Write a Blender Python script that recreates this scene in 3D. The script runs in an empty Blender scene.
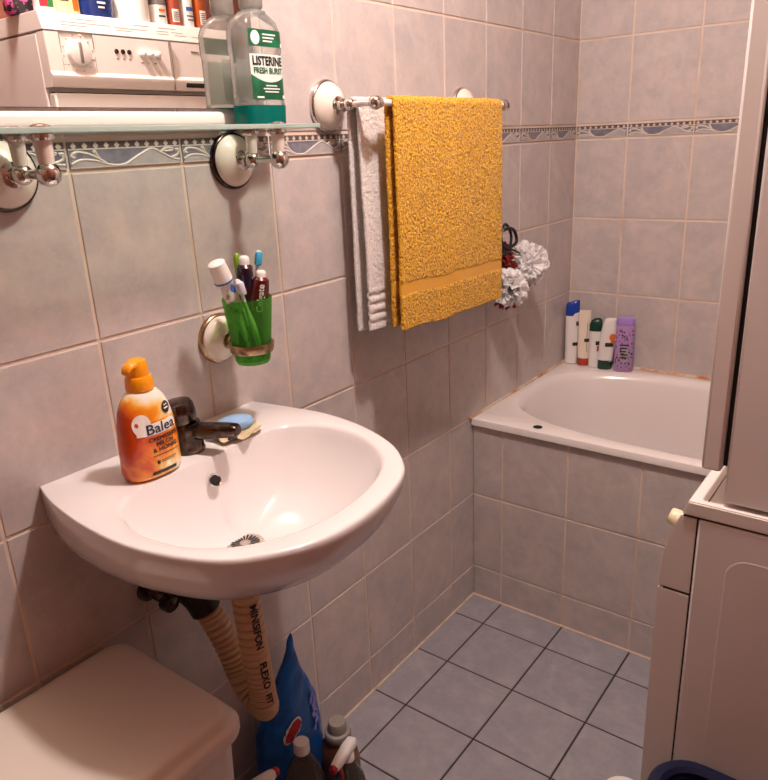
import bpy, bmesh, math, random
from mathutils import Vector, Matrix, noise
random.seed(7)
PI = math.pi
sc = bpy.context.scene
COL = sc.collection

# ------------------------------------------------------------------ materials
def lin(h):
    h = h.lstrip('#'); v = [int(h[i:i+2], 16)/255 for i in (0, 2, 4)]
    return tuple((x/12.92 if x <= .04045 else ((x+.055)/1.055)**2.4) for x in v) + (1,)
_M = {}
def new_mat(name):
    m = bpy.data.materials.new(name); m.use_nodes = True; _M[name] = m
    nt = m.node_tree; b = nt.nodes['Principled BSDF']
    return m, nt, b
def P(name, col, rough=.5, metal=0, coat=0, trans=0, bump=None, vary=None, sss=0, spec=.5, coords='Object'):
    """principled; bump=(scale,strength,dist); vary=(scale,colour2,low,high[,detail])"""
    if name in _M: return _M[name]
    m, nt, b = new_mat(name)
    b.inputs['Base Color'].default_value = lin(col); b.inputs['Roughness'].default_value = rough
    b.inputs['Metallic'].default_value = metal; b.inputs['Coat Weight'].default_value = coat
    b.inputs['Coat Roughness'].default_value = .08
    b.inputs['Transmission Weight'].default_value = trans
    b.inputs['Specular IOR Level'].default_value = spec
    if sss:
        b.inputs['Subsurface Weight'].default_value = sss; b.inputs['Subsurface Radius'].default_value = (.01, .006, .004)
        b.inputs['Subsurface Scale'].default_value = .5
    tc = nt.nodes.new('ShaderNodeTexCoord')
    if vary:
        n = nt.nodes.new('ShaderNodeTexNoise'); n.inputs['Scale'].default_value = vary[0]; n.inputs['Detail'].default_value = vary[4] if len(vary) > 4 else 4
        nt.links.new(tc.outputs[coords], n.inputs['Vector'])
        r = nt.nodes.new('ShaderNodeValToRGB'); e = r.color_ramp.elements
        e[0].position = vary[2]; e[0].color = lin(col); e[1].position = vary[3]; e[1].color = lin(vary[1])
        nt.links.new(n.outputs['Fac'], r.inputs['Fac']); nt.links.new(r.outputs['Color'], b.inputs['Base Color'])
    if bump:
        n = nt.nodes.new('ShaderNodeTexNoise'); n.inputs['Scale'].default_value = bump[0]; n.inputs['Detail'].default_value = 3
        nt.links.new(tc.outputs[coords], n.inputs['Vector'])
        bp = nt.nodes.new('ShaderNodeBump'); bp.inputs['Strength'].default_value = bump[1]; bp.inputs['Distance'].default_value = bump[2]
        nt.links.new(n.outputs['Fac'], bp.inputs['Height']); nt.links.new(bp.outputs['Normal'], b.inputs['Normal'])
    return m
def clear(name, tint, gloss=.9, rough=.03, body=None, bodymix=0.0):
    """thin clear plastic / glass: tinted transparency + fresnel gloss (+ a little diffuse body)"""
    if name in _M: return _M[name]
    m, nt, b = new_mat(name); nt.nodes.remove(b)
    out = nt.nodes['Material Output']
    t = nt.nodes.new('ShaderNodeBsdfTransparent'); t.inputs['Color'].default_value = lin(tint)
    g = nt.nodes.new('ShaderNodeBsdfGlossy'); g.inputs['Roughness'].default_value = rough
    f = nt.nodes.new('ShaderNodeFresnel'); f.inputs['IOR'].default_value = 1.35
    mx = nt.nodes.new('ShaderNodeMixShader')
    ml = nt.nodes.new('ShaderNodeMath'); ml.operation = 'MULTIPLY'; ml.inputs[1].default_value = gloss
    nt.links.new(f.outputs[0], ml.inputs[0]); nt.links.new(ml.outputs[0], mx.inputs[0])
    src = t
    if body:
        d = nt.nodes.new('ShaderNodeBsdfDiffuse'); d.inputs['Color'].default_value = lin(body)
        tl = nt.nodes.new('ShaderNodeBsdfTranslucent'); tl.inputs['Color'].default_value = lin(body)
        m0 = nt.nodes.new('ShaderNodeMixShader'); m0.inputs[0].default_value = .5
        nt.links.new(d.outputs[0], m0.inputs[1]); nt.links.new(tl.outputs[0], m0.inputs[2])
        m2 = nt.nodes.new('ShaderNodeMixShader'); m2.inputs[0].default_value = bodymix
        nt.links.new(t.outputs[0], m2.inputs[1]); nt.links.new(m0.outputs[0], m2.inputs[2]); src = m2
    nt.links.new(src.outputs[0], mx.inputs[1]); nt.links.new(g.outputs[0], mx.inputs[2])
    nt.links.new(mx.outputs[0], out.inputs['Surface'])
    return m
def cloth_fuzz(name, col, col2, rough=.95, scale=420, transl=.25, strength=.8, dist=.002):
    if name in _M: return _M[name]
    m, nt, b = new_mat(name); out = nt.nodes['Material Output']
    tc = nt.nodes.new('ShaderNodeTexCoord')
    n = nt.nodes.new('ShaderNodeTexNoise'); n.inputs['Scale'].default_value = scale; n.inputs['Detail'].default_value = 2
    nt.links.new(tc.outputs['Object'], n.inputs['Vector'])
    r = nt.nodes.new('ShaderNodeValToRGB'); e = r.color_ramp.elements
    e[0].position = .35; e[0].color = lin(col2); e[1].position = .62; e[1].color = lin(col)
    nt.links.new(n.outputs['Fac'], r.inputs['Fac']); nt.links.new(r.outputs['Color'], b.inputs['Base Color'])
    b.inputs['Roughness'].default_value = rough; b.inputs['Specular IOR Level'].default_value = .1
    b.inputs['Sheen Weight'].default_value = .3
    bp = nt.nodes.new('ShaderNodeBump'); bp.inputs['Strength'].default_value = strength; bp.inputs['Distance'].default_value = dist
    nt.links.new(n.outputs['Fac'], bp.inputs['Height']); nt.links.new(bp.outputs['Normal'], b.inputs['Normal'])
    if transl:
        tl = nt.nodes.new('ShaderNodeBsdfTranslucent'); nt.links.new(r.outputs['Color'], tl.inputs['Color'])
        mx = nt.nodes.new('ShaderNodeMixShader'); mx.inputs[0].default_value = transl
        nt.links.new(b.outputs[0], mx.inputs[1]); nt.links.new(tl.outputs[0], mx.inputs[2]); nt.links.new(mx.outputs[0], out.inputs['Surface'])
    return m
def tile_mat(name, c1, c2, c3, vein, rough=.3):
    """glazed mottled tile: big cloudy patches, offset per tile, thin pale scratches"""
    m, nt, b = new_mat(name)
    tc = nt.nodes.new('ShaderNodeTexCoord'); geo = nt.nodes.new('ShaderNodeNewGeometry')
    off = nt.nodes.new('ShaderNodeVectorMath'); off.operation = 'SCALE'; off.inputs[0].default_value = (7.3, 3.1, 5.7)
    nt.links.new(geo.outputs['Random Per Island'], off.inputs['Scale'])
    add = nt.nodes.new('ShaderNodeVectorMath'); nt.links.new(tc.outputs['Object'], add.inputs[0]); nt.links.new(off.outputs[0], add.inputs[1])
    n = nt.nodes.new('ShaderNodeTexNoise'); n.inputs['Scale'].default_value = 15; n.inputs['Detail'].default_value = 9; n.inputs['Roughness'].default_value = .74
    nt.links.new(add.outputs[0], n.inputs['Vector'])
    r = nt.nodes.new('ShaderNodeValToRGB'); e = r.color_ramp.elements
    e[0].position = .33; e[0].color = lin(c1); e[1].position = .68; e[1].color = lin(c3)
    k = e.new(.5); k.color = lin(c2)
    nt.links.new(n.outputs['Fac'], r.inputs['Fac'])
    w = nt.nodes.new('ShaderNodeTexWave'); w.inputs['Scale'].default_value = 1.3; w.inputs['Distortion'].default_value = 9; w.inputs['Detail'].default_value = 3
    w.inputs['Detail Scale'].default_value = 1.6; w.bands_direction = 'DIAGONAL'
    nt.links.new(add.outputs[0], w.inputs['Vector'])
    wr = nt.nodes.new('ShaderNodeValToRGB'); we = wr.color_ramp.elements
    we[0].position = .975; we[0].color = (0, 0, 0, 1); we[1].position = 1; we[1].color = (.16, .16, .16, 1)
    nt.links.new(w.outputs['Fac'], wr.inputs['Fac'])
    mx = nt.nodes.new('ShaderNodeMix'); mx.data_type = 'RGBA'
    nt.links.new(wr.outputs['Color'], mx.inputs['Factor']); nt.links.new(r.outputs['Color'], mx.inputs['A']); mx.inputs['B'].default_value = lin(vein)
    nt.links.new(mx.outputs['Result'], b.inputs['Base Color'])
    b.inputs['Roughness'].default_value = rough
    n2 = nt.nodes.new('ShaderNodeTexNoise'); n2.inputs['Scale'].default_value = 60; n2.inputs['Detail'].default_value = 3
    nt.links.new(add.outputs[0], n2.inputs['Vector'])
    bp = nt.nodes.new('ShaderNodeBump'); bp.inputs['Strength'].default_value = .25; bp.inputs['Distance'].default_value = .0012
    nt.links.new(n2.outputs['Fac'], bp.inputs['Height']); nt.links.new(bp.outputs['Normal'], b.inputs['Normal'])
    return m

WALLT = tile_mat('glazed wall tile', '#b2aaa9', '#c0b5b1', '#cebfb8', '#ddd4cf', .3)
FLOORT = tile_mat('blue grey floor tile', '#878790', '#939095', '#a09b9e', '#aeaaac', .4)
GROUT = P('wall grout', '#dcc7b5', .9, bump=(300, .4, .001), vary=(9, '#c4a284', .5, .85))
FGROUT = P('dark floor grout', '#3a302e', .9)
CERAM = P('white sanitary ceramic', '#e4dfde', .12, coat=.5)
ENAMEL = P('white bath enamel', '#e9e1dd', .18, coat=.3)
CHROME = P('polished chrome', '#d8d4cf', .1, metal=1)
DCHROME = P('tarnished dark chrome', '#4a3f3b', .2, metal=1, vary=(60, '#7a6a62', .45, .75), bump=(90, .15, .001))
BRONZE = P('worn bronze trim', '#9b8467', .28, metal=1, vary=(80, '#c3ab88', .4, .7))
BLACKM = P('black ring', '#4a403b', .22, metal=1)
CREAM = P('cream glazed porcelain', '#e6d9cb', .15, coat=.5)
WHITEP = P('white plastic', '#ebe6e1', .35)
APPL = P('white appliance enamel', '#e6deda', .35)
APPL2 = P('appliance plastic', '#e6ded8', .4)
BLACK = P('black rubber', '#14110f', .6)
DARK = P('dark slot', '#0c0a09', .8)
INK = P('dark print', '#2a2322', .6)
NAVYINK = P('navy print', '#1d2144', .5)
WHITEINK = P('white print', '#f2efe9', .5)
GREENINK = P('dark green print', '#0e5a36', .45)

# ------------------------------------------------------------------ object helpers
def wm(o):
    m = Matrix.Identity(4)
    while o is not None:
        m = o.matrix_basis @ m; o = o.parent
    return m
def obj(name, bm, mat, parent=None, world=False, smooth=True, kind=None, angle=40):
    me = bpy.data.meshes.new(name)
    if world and parent is not None: bm.transform(wm(parent).inverted())
    bmesh.ops.recalc_face_normals(bm, faces=bm.faces[:])
    bm.to_mesh(me); bm.free()
    for mt in (mat if isinstance(mat, (list, tuple)) else [mat]): me.materials.append(mt)
    if smooth:
        me.polygons.foreach_set('use_smooth', [True]*len(me.polygons))
        me.set_sharp_from_angle(angle=math.radians(angle))
    o = bpy.data.objects.new(name, me); COL.objects.link(o)
    if parent is not None: o.parent = parent
    if kind: o['kind'] = kind
    return o
def tag(o, label, cat, group=None):
    o['label'] = label; o['category'] = cat
    if group: o['group'] = group
    return o
def thing(name, label, cat, loc=(0, 0, 0), rotz=0, group=None):
    o = bpy.data.objects.new(name, None); COL.objects.link(o); o.empty_display_size = .02
    o.location = loc; o.rotation_euler = (0, 0, rotz)
    o.matrix_basis = Matrix.Translation(loc) @ Matrix.Rotation(rotz, 4, 'Z')
    return tag(o, label, cat, group)
def struct(name, bm, mat, smooth=False):
    return obj(name, bm, mat, None, smooth=smooth, kind='structure')
BM = bmesh.new
def face(bm, vs, mi=0):
    try:
        f = bm.faces.new(vs); f.material_index = mi; return f
    except ValueError: return None
def box(bm, x0, x1, y0, y1, z0, z1, bev=0, mi=0, seg=2):
    t = BM(); bmesh.ops.create_cube(t, size=1)
    for v in t.verts: v.co = Vector(((x0+x1)/2+v.co.x*(x1-x0), (y0+y1)/2+v.co.y*(y1-y0), (z0+z1)/2+v.co.z*(z1-z0)))
    if bev: bmesh.ops.bevel(t, geom=t.edges[:], offset=bev, segments=seg, affect='EDGES', profile=.5)
    merge(bm, t, mi)
def merge(bm, t, mi=0, M=None):
    if M is not None: t.transform(M)
    mp = {v: bm.verts.new(v.co) for v in t.verts}
    for f in t.faces: face(bm, [mp[v] for v in f.verts], mi if mi is not None else f.material_index)
    t.free()
def rings(bm, rs, close0=True, close1=True, mi=0, cyc=True):
    """rs: list of rings, each a list of Vector (same count)"""
    V = [[bm.verts.new(p) for p in r] for r in rs]
    n = len(V[0])
    for a, b in zip(V, V[1:]):
        for i in range(n if cyc else n-1):
            j = (i+1) % n; face(bm, [a[i], a[j], b[j], b[i]], mi)
    if close0: face(bm, V[0][::-1], mi)
    if close1: face(bm, V[-1], mi)
    return V
def frame(d):
    d = Vector(d).normalized(); a = Vector((0, 0, 1)) if abs(d.z) < .9 else Vector((1, 0, 0))
    u = a.cross(d).normalized(); return u, d.cross(u), d
def lathe(bm, prof, origin=(0, 0, 0), axis=(0, 0, 1), n=32, mi=0, caps=True):
    """prof: list of (t along axis, radius)"""
    u, v, d = frame(axis); o = Vector(origin)
    rs = [[o+d*t+(u*math.cos(2*PI*i/n)+v*math.sin(2*PI*i/n))*max(r, 1e-5) for i in range(n)] for t, r in prof]
    rings(bm, rs, caps, caps, mi)
def ball(bm, c, r, n=20, mi=0, sz=1.0):
    lathe(bm, [(-r*math.cos(PI*k/12)*sz, r*math.sin(PI*k/12)) for k in range(13)], c, n=n, mi=mi)
def spline(pts, k=8):
    """Catmull-Rom through pts"""
    P_ = [Vector(p) for p in pts]; P_ = [2*P_[0]-P_[1]]+P_+[2*P_[-1]-P_[-2]]; out = []
    for a, b, c, d in zip(P_, P_[1:], P_[2:], P_[3:]):
        for i in range(k):
            t = i/k; out.append(.5*((2*b)+(c-a)*t+(2*a-5*b+4*c-d)*t*t+(3*b-a-3*c+d)*t**3))
    out.append(P_[-2]); return out
def tube(bm, path, rad, n=12, mi=0, caps=True):
    path = [Vector(p) for p in path]; rr = rad if callable(rad) else (lambda s: rad)
    d0 = (path[1]-path[0]).normalized(); u, v, _ = frame(d0); rs = []
    for i, p in enumerate(path):
        d = (path[min(i+1, len(path)-1)]-path[max(i-1, 0)]).normalized()
        u = (u-d*u.dot(d)).normalized(); v = d.cross(u)
        r = rr(i/(len(path)-1)); rs.append([p+(u*math.cos(2*PI*k/n)+v*math.sin(2*PI*k/n))*r for k in range(n)])
    rings(bm, rs, caps, caps, mi)
def sgnpow(c, e): return math.copysign(abs(c)**e, c)
class Loft:
    """bottle-like body of superellipse sections (z, rx, ry, n[, dx, dy]); its front looks to local -Y"""
    def __init__(s, secs): s.s = [tuple(q)+(0,)*(6-len(q)) for q in secs]
    def bm(s, n=48, bm=None, mi=0, close=True):
        bm = bm or BM(); rs = []
        for z, rx, ry, e, dx, dy in s.s:
            rs.append([Vector((dx+rx*sgnpow(math.cos(2*PI*i/n), 2/e), dy+ry*sgnpow(math.sin(2*PI*i/n), 2/e), z)) for i in range(n)])
        rings(bm, rs, close, close, mi); return bm
    def sec(s, z):
        q = s.s
        if z <= q[0][0]: return q[0]
        for a, b in zip(q, q[1:]):
            if a[0] <= z <= b[0]:
                t = (z-a[0])/max(b[0]-a[0], 1e-9); return tuple(x+(y-x)*t for x, y in zip(a, b))
        return q[-1]
    def at(s, u, v, eps=.0004, back=False):
        z, rx, ry, e, dx, dy = s.sec(v); u = max(-rx*.999, min(rx*.999, u))
        y = ry*(1-abs(u/rx)**e)**(1/e)
        return Vector((dx+u, dy+(y+eps if back else -y-eps), v))
    def patch(s, u0, u1, v0, v1, eps=.0004, nu=14, nv=10, bm=None, mi=0, shape=None, back=False):
        bm = bm or BM(); V = []
        for j in range(nv+1):
            r = []
            for i in range(nu+1):
                a, b = i/nu, j/nv
                if shape: a, b = shape(a, b)
                r.append(bm.verts.new(s.at(u0+(u1-u0)*a, v0+(v1-v0)*b, eps, back)))
            V.append(r)
        for j in range(nv):
            for i in range(nu): face(bm, [V[j][i], V[j][i+1], V[j+1][i+1], V[j+1][i]], mi)
        return bm
    def disc(s, u, v, ru, rv, eps=.0006, bm=None, mi=0, back=False, n=24):
        bm = bm or BM(); c = bm.verts.new(s.at(u, v, eps, back))
        R_ = [bm.verts.new(s.at(u+ru*math.cos(2*PI*i/n), v+rv*math.sin(2*PI*i/n), eps, back)) for i in range(n)]
        for i in range(n): face(bm, [c, R_[i], R_[(i+1) % n]], mi)
        return bm
    def text(s, t, size, u, v, eps=.0008, bold=0, bm=None, mi=0, sx=1, rot=0):
        bm = bm or BM()
        put_text(bm, t, size, lambda a, b: s.at(u+a*sx*math.cos(rot)-b*math.sin(rot), v+a*sx*math.sin(rot)+b*math.cos(rot), eps), bold, mi)
        return bm
def put_text(bm, t, size, fn, bold=0, mi=0):
    cu = bpy.data.curves.new('t', 'FONT'); cu.body = t; cu.size = size; cu.align_x = 'CENTER'; cu.align_y = 'CENTER'; cu.resolution_u = 3
    cu.offset = bold*size
    o = bpy.data.objects.new('t', cu); me = bpy.data.meshes.new_from_object(o)
    vs = [bm.verts.new(fn(v.co.x, v.co.y)) for v in me.vertices]
    for p in me.polygons: face(bm, [vs[i] for i in p.vertices], mi)
    bpy.data.objects.remove(o); bpy.data.curves.remove(cu); bpy.data.meshes.remove(me)
def poly(bm, pts, mi=0):
    return face(bm, [bm.verts.new(p) for p in pts], mi)
def children(o): return [c for c in bpy.data.objects if c.parent == o]
def dup(o, parent=None):
    c = o.copy(); COL.objects.link(c); c.parent = parent
    for ch in children(o): dup(ch, c)
    return c

# ------------------------------------------------------------------ room numbers (metres; x from the sink wall, y to the bath, z up)
YB, YT, XR, YF, ZC = 2.007, 1.333, 1.42, -1.15, 2.46
W = .2007
ROWS = [0] + [.1064+.25*k for k in range(6)] + [1.4012+.25*k for k in range(5)]   # 1.3564..1.4012 is the border band
def tiles(bm, o, u, v, us, vs, gap=.005, th=.004, bev=.0016, mi=1, skip=None):
    o, u, v = Vector(o), Vector(u), Vector(v); n = u.cross(v)
    for a0, a1 in zip(us, us[1:]):
        for j, (b0, b1) in enumerate(zip(vs, vs[1:])):
            if skip and skip(j): continue
            g = gap/2; A0, A1, B0, B1 = a0+g, a1-g, b0+g, b1-g
            if A1-A0 < .01 or B1-B0 < .01: continue
            def ring(e, h): return [bm.verts.new(o+u*p+v*q+n*h) for p, q in ((A0+e, B0+e), (A1-e, B0+e), (A1-e, B1-e), (A0+e, B1-e))]
            r0, r1, r1b, r2 = ring(0, -th), ring(0, -bev), ring(bev*.3, -bev*.3), ring(bev, 0)
            for p, q in ((r0, r1), (r1, r1b), (r1b, r2)):
                for i in range(4): face(bm, [p[i], p[(i+1) % 4], q[(i+1) % 4], q[i]], mi)
            face(bm, r2, mi)
def clipl(ls, a, b): return [a]+[x for x in ls if a+.004 < x < b-.004]+[b]
YL = [1.8098-W*k for k in range(15)][::-1]
GD = -.0018
# sink wall
bm = BM(); box(bm, -.1, GD, YF-.1, YB+.1, -.1, ZC, mi=0)
band = lambda j: abs(vsr[j]-1.3564) < .001
vsr = clipl(ROWS, 0, ZC)
tiles(bm, (0, 0, 0), (0, 1, 0), (0, 0, 1), clipl(YL, YF, YB), vsr, skip=band)
struct('wall_left', bm, [GROUT, WALLT])
# back wall
XBk = [.1687+.1996*k for k in range(7)]
bm = BM(); box(bm, GD, XR+.1, YB-GD, YB+.1, -.1, ZC)
tiles(bm, (0, YB, 0), (1, 0, 0), (0, 0, 1), clipl(XBk, 0, XR), vsr, skip=band)
struct('wall_back', bm, [GROUT, WALLT])
bm = BM(); box(bm, XR-GD, XR+.1, YF-.1, YB-GD, -.1, ZC)
struct('wall_right', bm, P('red brown wall paint', '#7d4a3a', .8))
bm = BM(); box(bm, GD, XR-GD, YF-.1, YF+GD, -.1, ZC)
struct('wall_front', bm, P('warm brown wall paint', '#b08670', .8))
# tiled bath front
bm = BM(); box(bm, .0015, XR-.0015, YT-GD, YT+.03, 0, .58)
tiles(bm, (0, YT, 0), (1, 0, 0), (0, 0, 1), clipl([.0985+.1996*k for k in range(7)], 0, XR), [0, .1064, .3564, .580])
struct('wall_bath', bm, [GROUT, WALLT])
# floor
bm = BM(); box(bm, -.1, XR+.1, YF-.1, YB+.1, -.1, GD)
tiles(bm, (0, 0, 0), (1, 0, 0), (0, 1, 0), clipl([.1009+.2008*k for k in range(8)], 0, XR), clipl([1.2172-.2008*k for k in range(13)][::-1], YF, YT), gap=.0045)
struct('floor', bm, [FGROUT, FLOORT])
bm = BM(); box(bm, -.1, XR+.1, YF-.1, YB+.1, ZC, ZC+.1)
struct('ceiling', bm, P('ceiling paint', '#c8b29f', .9))
bm = BM(); box(bm, .25, 1.15, YF, YF+.035, 0, 2.05, bev=.004)
d = struct('door_1', bm, P('brown wooden door', '#8a5c44', .4))
bm = BM(); tube(bm, spline([(.36, YF+.033, 1.02), (.36, YF+.085, 1.02), (.4, YF+.09, 1.02), (.48, YF+.088, 1.018)]), .009)
obj('door_handle', bm, CHROME, d)

# border band of relief tiles
BLUEG = P('border slate blue', '#817f88', .35, vary=(60, '#6d6b78', .4, .65))
PALEG = P('border pale marble', '#b3aba6', .35, vary=(70, '#a39fa4', .4, .65))
RELIEF = P('border relief glaze', '#cabfb4', .45)
BROWN = P('border brown line', '#5c4c4a', .4)
def border(name, o, u, us):
    """one band of relief tiles: diamonds over a line, a rolling vine with curled leaves"""
    o, u = Vector(o), Vector(u); k = Vector((0, 0, 1)); n = u.cross(k); bm = BM(); h0, h1 = 1.3564, 1.4012
    for a0, a1 in zip(us, us[1:]):
        w = a1-a0; full = W if w > .15 else w
        def pt(x, z, h): return o+u*(a0+x)+k*z+n*h
        A, B = .0025, w-.0025; Z0, Z1 = h0+.004, h1-.004
        def slab(x0, x1, z0, z1, h, mi):
            poly(bm, [pt(x0, z0, h), pt(x1, z0, h), pt(x1, z1, h), pt(x0, z1, h)], mi)
        # body with little sides
        vs = [pt(x, z, h) for h in (-.004, .0002) for x, z in ((A, Z0), (B, Z0), (B, Z1), (A, Z1))]
        V = [bm.verts.new(p) for p in vs]
        for i in range(4): face(bm, [V[i], V[(i+1) % 4], V[4+(i+1) % 4], V[4+i]], 3)
        face(bm, V[4:], 3)
        lz = Z1-.011                                   # line under the diamonds
        slab(A, B, lz, Z1-.001, .0004, 4)
        nd = max(1, round(w/.0182)); 
        for i in range(nd):
            x = A+(i+.5)*(B-A)/nd; z = (lz+Z1)/2-.0005; r = .0050
            poly(bm, [pt(x-r*.95, z, .0012), pt(x, z-r, .0012), pt(x+r*.95, z, .0012), pt(x, z+r, .0012)], 2)
        def ribbon(pts, wd, h=.0016):
            pts = [Vector((p[0], p[1], 0)) for p in pts]; pts = [p for p in spline(pts, 6)]
            pts = [p for p in pts if A <= p.x <= B]
            if len(pts) < 2: return
            L_, C_, R_ = [], [], []
            for i, p in enumerate(pts):
                t = (pts[min(i+1, len(pts)-1)]-pts[max(i-1, 0)]).normalized(); s = Vector((-t.y, t.x, 0))*wd/2
                L_.append(bm.verts.new(pt((p+s).x, (p+s).y, .0004))); C_.append(bm.verts.new(pt(p.x, p.y, h))); R_.append(bm.verts.new(pt((p-s).x, (p-s).y, .0004)))
            for i in range(len(pts)-1):
                face(bm, [L_[i], L_[i+1], C_[i+1], C_[i]], 2); face(bm, [C_[i], C_[i+1], R_[i+1], R_[i]], 2)
        f = lambda t: A+t*(full-.005)
        zz = lambda t: Z0+t*(lz-Z0)
        slab(A, B, lz-.0006, lz+.0014, .0010, 2); slab(A, B, Z0, Z0+.0016, .0010, 2)
        # vine: dips at .36, crests at .72
        vine = [(f(-.02), zz(.1)), (f(.08), zz(.42)), (f(.2), zz(.38)), (f(.34), zz(.1)), (f(.46), zz(.1)), (f(.58), zz(.5)), (f(.72), zz(.9)), (f(.82), zz(.62)), (f(.92), zz(.28)), (f(1.0), zz(.2))]
        sp = [p for p in spline([(p[0], p[1], 0) for p in vine], 6) if A <= p.x <= B]
        for p, q in zip(sp, sp[1:]):                       # pale marble under the crest
            if q.x > f(.0):
                poly(bm, [pt(p.x, Z0, .0005), pt(q.x, Z0, .0005), pt(q.x, q.y, .0005), pt(p.x, p.y, .0005)], 1)
        ribbon(vine, .0042)
        ribbon([(f(.3), zz(.2)), (f(.22), zz(.55)), (f(.14), zz(.78)), (f(.06), zz(.85)), (f(.02), zz(.66)), (f(.05), zz(.55))], .0046)
        ribbon([(f(.26), zz(.34)), (f(.235), zz(.6)), (f(.215), zz(.88)), (f(.2), zz(.8))], .0046)
        ribbon([(f(.8), zz(.66)), (f(.86), zz(.9)), (f(.93), zz(.86)), (f(.9), zz(.74)), (f(.84), zz(.72))], .004)
        ribbon([(f(.9), zz(.32)), (f(.97), zz(.5)), (f(.985), zz(.8)), (f(.95), zz(.8))], .0044)
    return struct(name, bm, [BLUEG, PALEG, RELIEF, BLUEG, BROWN])
border('trim_1', (0, 0, 0), (0, 1, 0), clipl(YL, YF, YB))
border('trim_2', (0, YB, 0), (1, 0, 0), clipl(XBk, 0, XR))
# silicone / grout beads
CAULK = P('stained silicone', '#d9c8b4', .6, vary=(16, '#b8702a', .46, .68), bump=(80, .4, .002))
CAULK2 = P('cream floor joint', '#d3bba4', .7, vary=(30, '#b08a6a', .5, .8))
def bead(name, a, b, r, m):
    bm = BM(); a, b = Vector(a), Vector(b); N = max(8, int((b-a).length/.02)); pts = [a+(b-a)*i/N for i in range(N+1)]
    tube(bm, pts, lambda s: r*(1+.35*noise.noise(Vector((s*30, r*900, a.x*7)))), 8); return struct(name, bm, m, True)
bead('trim_3', (.001, 1.31, .606), (.001, YB-.002, .606), .005, CAULK)
bead('trim_4', (.002, YB-.001, .606), (XR-.002, YB-.001, .606), .0065, CAULK)
bead('trim_5', (.0, YF, .0), (0, YT, 0), .0035, CAULK2)
bead('trim_6', (0, YT, 0), (XR, YT, 0), .0035, CAULK2)

# ------------------------------------------------------------------ bathtub
t = thing('bathtub', 'white enamel bathtub set behind the low tiled wall', 'bathtub', (.71, 1.66, 0))
bm = BM(); NB = 96
cx, cy = .71, 1.6665
def rect(x0, x1, y0, y1, z, r=.0):
    out = []
    for i in range(NB):
        a = 2*PI*i/NB; c, s = math.cos(a), math.sin(a)
        k = min(((x1-cx)/c if c > 1e-9 else (x0-cx)/c if c < -1e-9 else 1e9), ((y1-cy)/s if s > 1e-9 else (y0-cy)/s if s < -1e-9 else 1e9))
        out.append(Vector((cx+c*k, cy+s*k, z)))
    return out
def sup(rx, ry, z, n=3.4, dx=0, dy=0):
    out = []
    for i in range(NB):
        a = 2*PI*i/NB; c, s = math.cos(a), math.sin(a)
        k = (abs(c/rx)**n+abs(s/ry)**n)**(-1/n); out.append(Vector((cx+dx+c*k, cy+dy+s*k, z)))
    return out
# snap the rays through the corners
X0, X1, Y0, Y1 = .0025, XR-.003, 1.322, YB-.003
def corners(r, x0, x1, y0, y1):
    for X in (x0, x1):
        for Y in (y0, y1):
            i = min(range(NB), key=lambda k: (r[k].x-X)**2+(r[k].y-Y)**2); r[i] = Vector((X, Y, r[i].z))
    return r
R_ = []
for ins, z in ((.02, .583), (0, .584), (0, .599), (.0015, .6035), (.006, .606)):
    R_.append(corners(rect(X0+ins, X1-ins, Y0+ins, Y1-ins, z), X0+ins, X1-ins, Y0+ins, Y1-ins))
R_ += [sup(.685, .308, .6062), sup(.678, .301, .6045), sup(.670, .293, .598), sup(.66, .283, .58), sup(.645, .268, .50), sup(.62, .25, .36), sup(.59, .23, .25), sup(.55, .20, .20), sup(.4, .13, .185), sup(.1, .04, .182)]
rings(bm, R_, False, True)
obj('tub', bm, ENAMEL, t, world=True)
bm = BM(); lathe(bm, [(0, .0), (.0003, .013), (.0008, .013), (.0008, .0)], (.198, 1.352, .6062), n=24); obj('rim_hole', bm, DARK, t, world=True)

# ------------------------------------------------------------------ washbasin
SC = (.0, .0)
OUT = [(0, .068), (.04, .056), (.081, .047), (.163, .037), (.253, .037), (.325, .052), (.382, .076), (.417, .107), (.451, .16), (.466, .221), (.462, .3), (.438, .385), (.407, .431), (.352, .475), (.263, .51), (.168, .523), (.085, .514), (.04, .507), (0, .499)]
BAS = [(.135, .27), (.133, .2), (.140, .14), (.165, .094), (.215, .070), (.274, .067), (.336, .083), (.389, .126), (.423, .2), (.425, .30), (.397, .388), (.352, .44), (.276, .476), (.195, .475), (.145, .437), (.132, .36), (.138, .3)]
OUTs = [p for p in spline([(x, y, 0) for x, y in OUT], 8)]
BASs = spline([(x, y, 0) for x, y in BAS+BAS[:1]], 8)[:-1]
bc = Vector((.25, .28, 0)); NS = 144
def raycast(pl, ang):
    d = Vector((math.cos(ang), math.sin(ang), 0)); best = None
    for a, b in zip(pl, pl[1:]+pl[:1]):
        e = b-a; den = d.x*e.y-d.y*e.x
        if abs(den) < 1e-12: continue
        w = a-bc; tt = (w.x*e.y-w.y*e.x)/den; ss = (w.x*d.y-w.y*d.x)/den
        if tt > 0 and -1e-6 <= ss <= 1+1e-6: best = tt if best is None else max(best, tt)
    return bc+d*best
angs = [2*PI*i/NS for i in range(NS)]
for c in ((0, .068), (0, .499)):
    a = math.atan2(c[1]-bc.y, c[0]-bc.x) % (2*PI); i = min(range(NS), key=lambda k: abs(angs[k]-a)); angs[i] = a
RO = [raycast(OUTs, a) for a in angs]; RB = [raycast(BASs, a) for a in angs]
def oring(s, z, ins=0):
    r = []
    for p in RO:
        k = max(0, 1-p.x/.3)*min(1, max(0, (z-.765)/.06)); sy = s+(1-s)*.7*k
        q = Vector((.07+(p.x-.07)*s, .285+(p.y-.285)*sy, z))
        if p.x < .004 or q.x < .0006: q.x = .0006
        r.append(q)
    return r
DR = Vector((.205, .272, 0))
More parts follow.
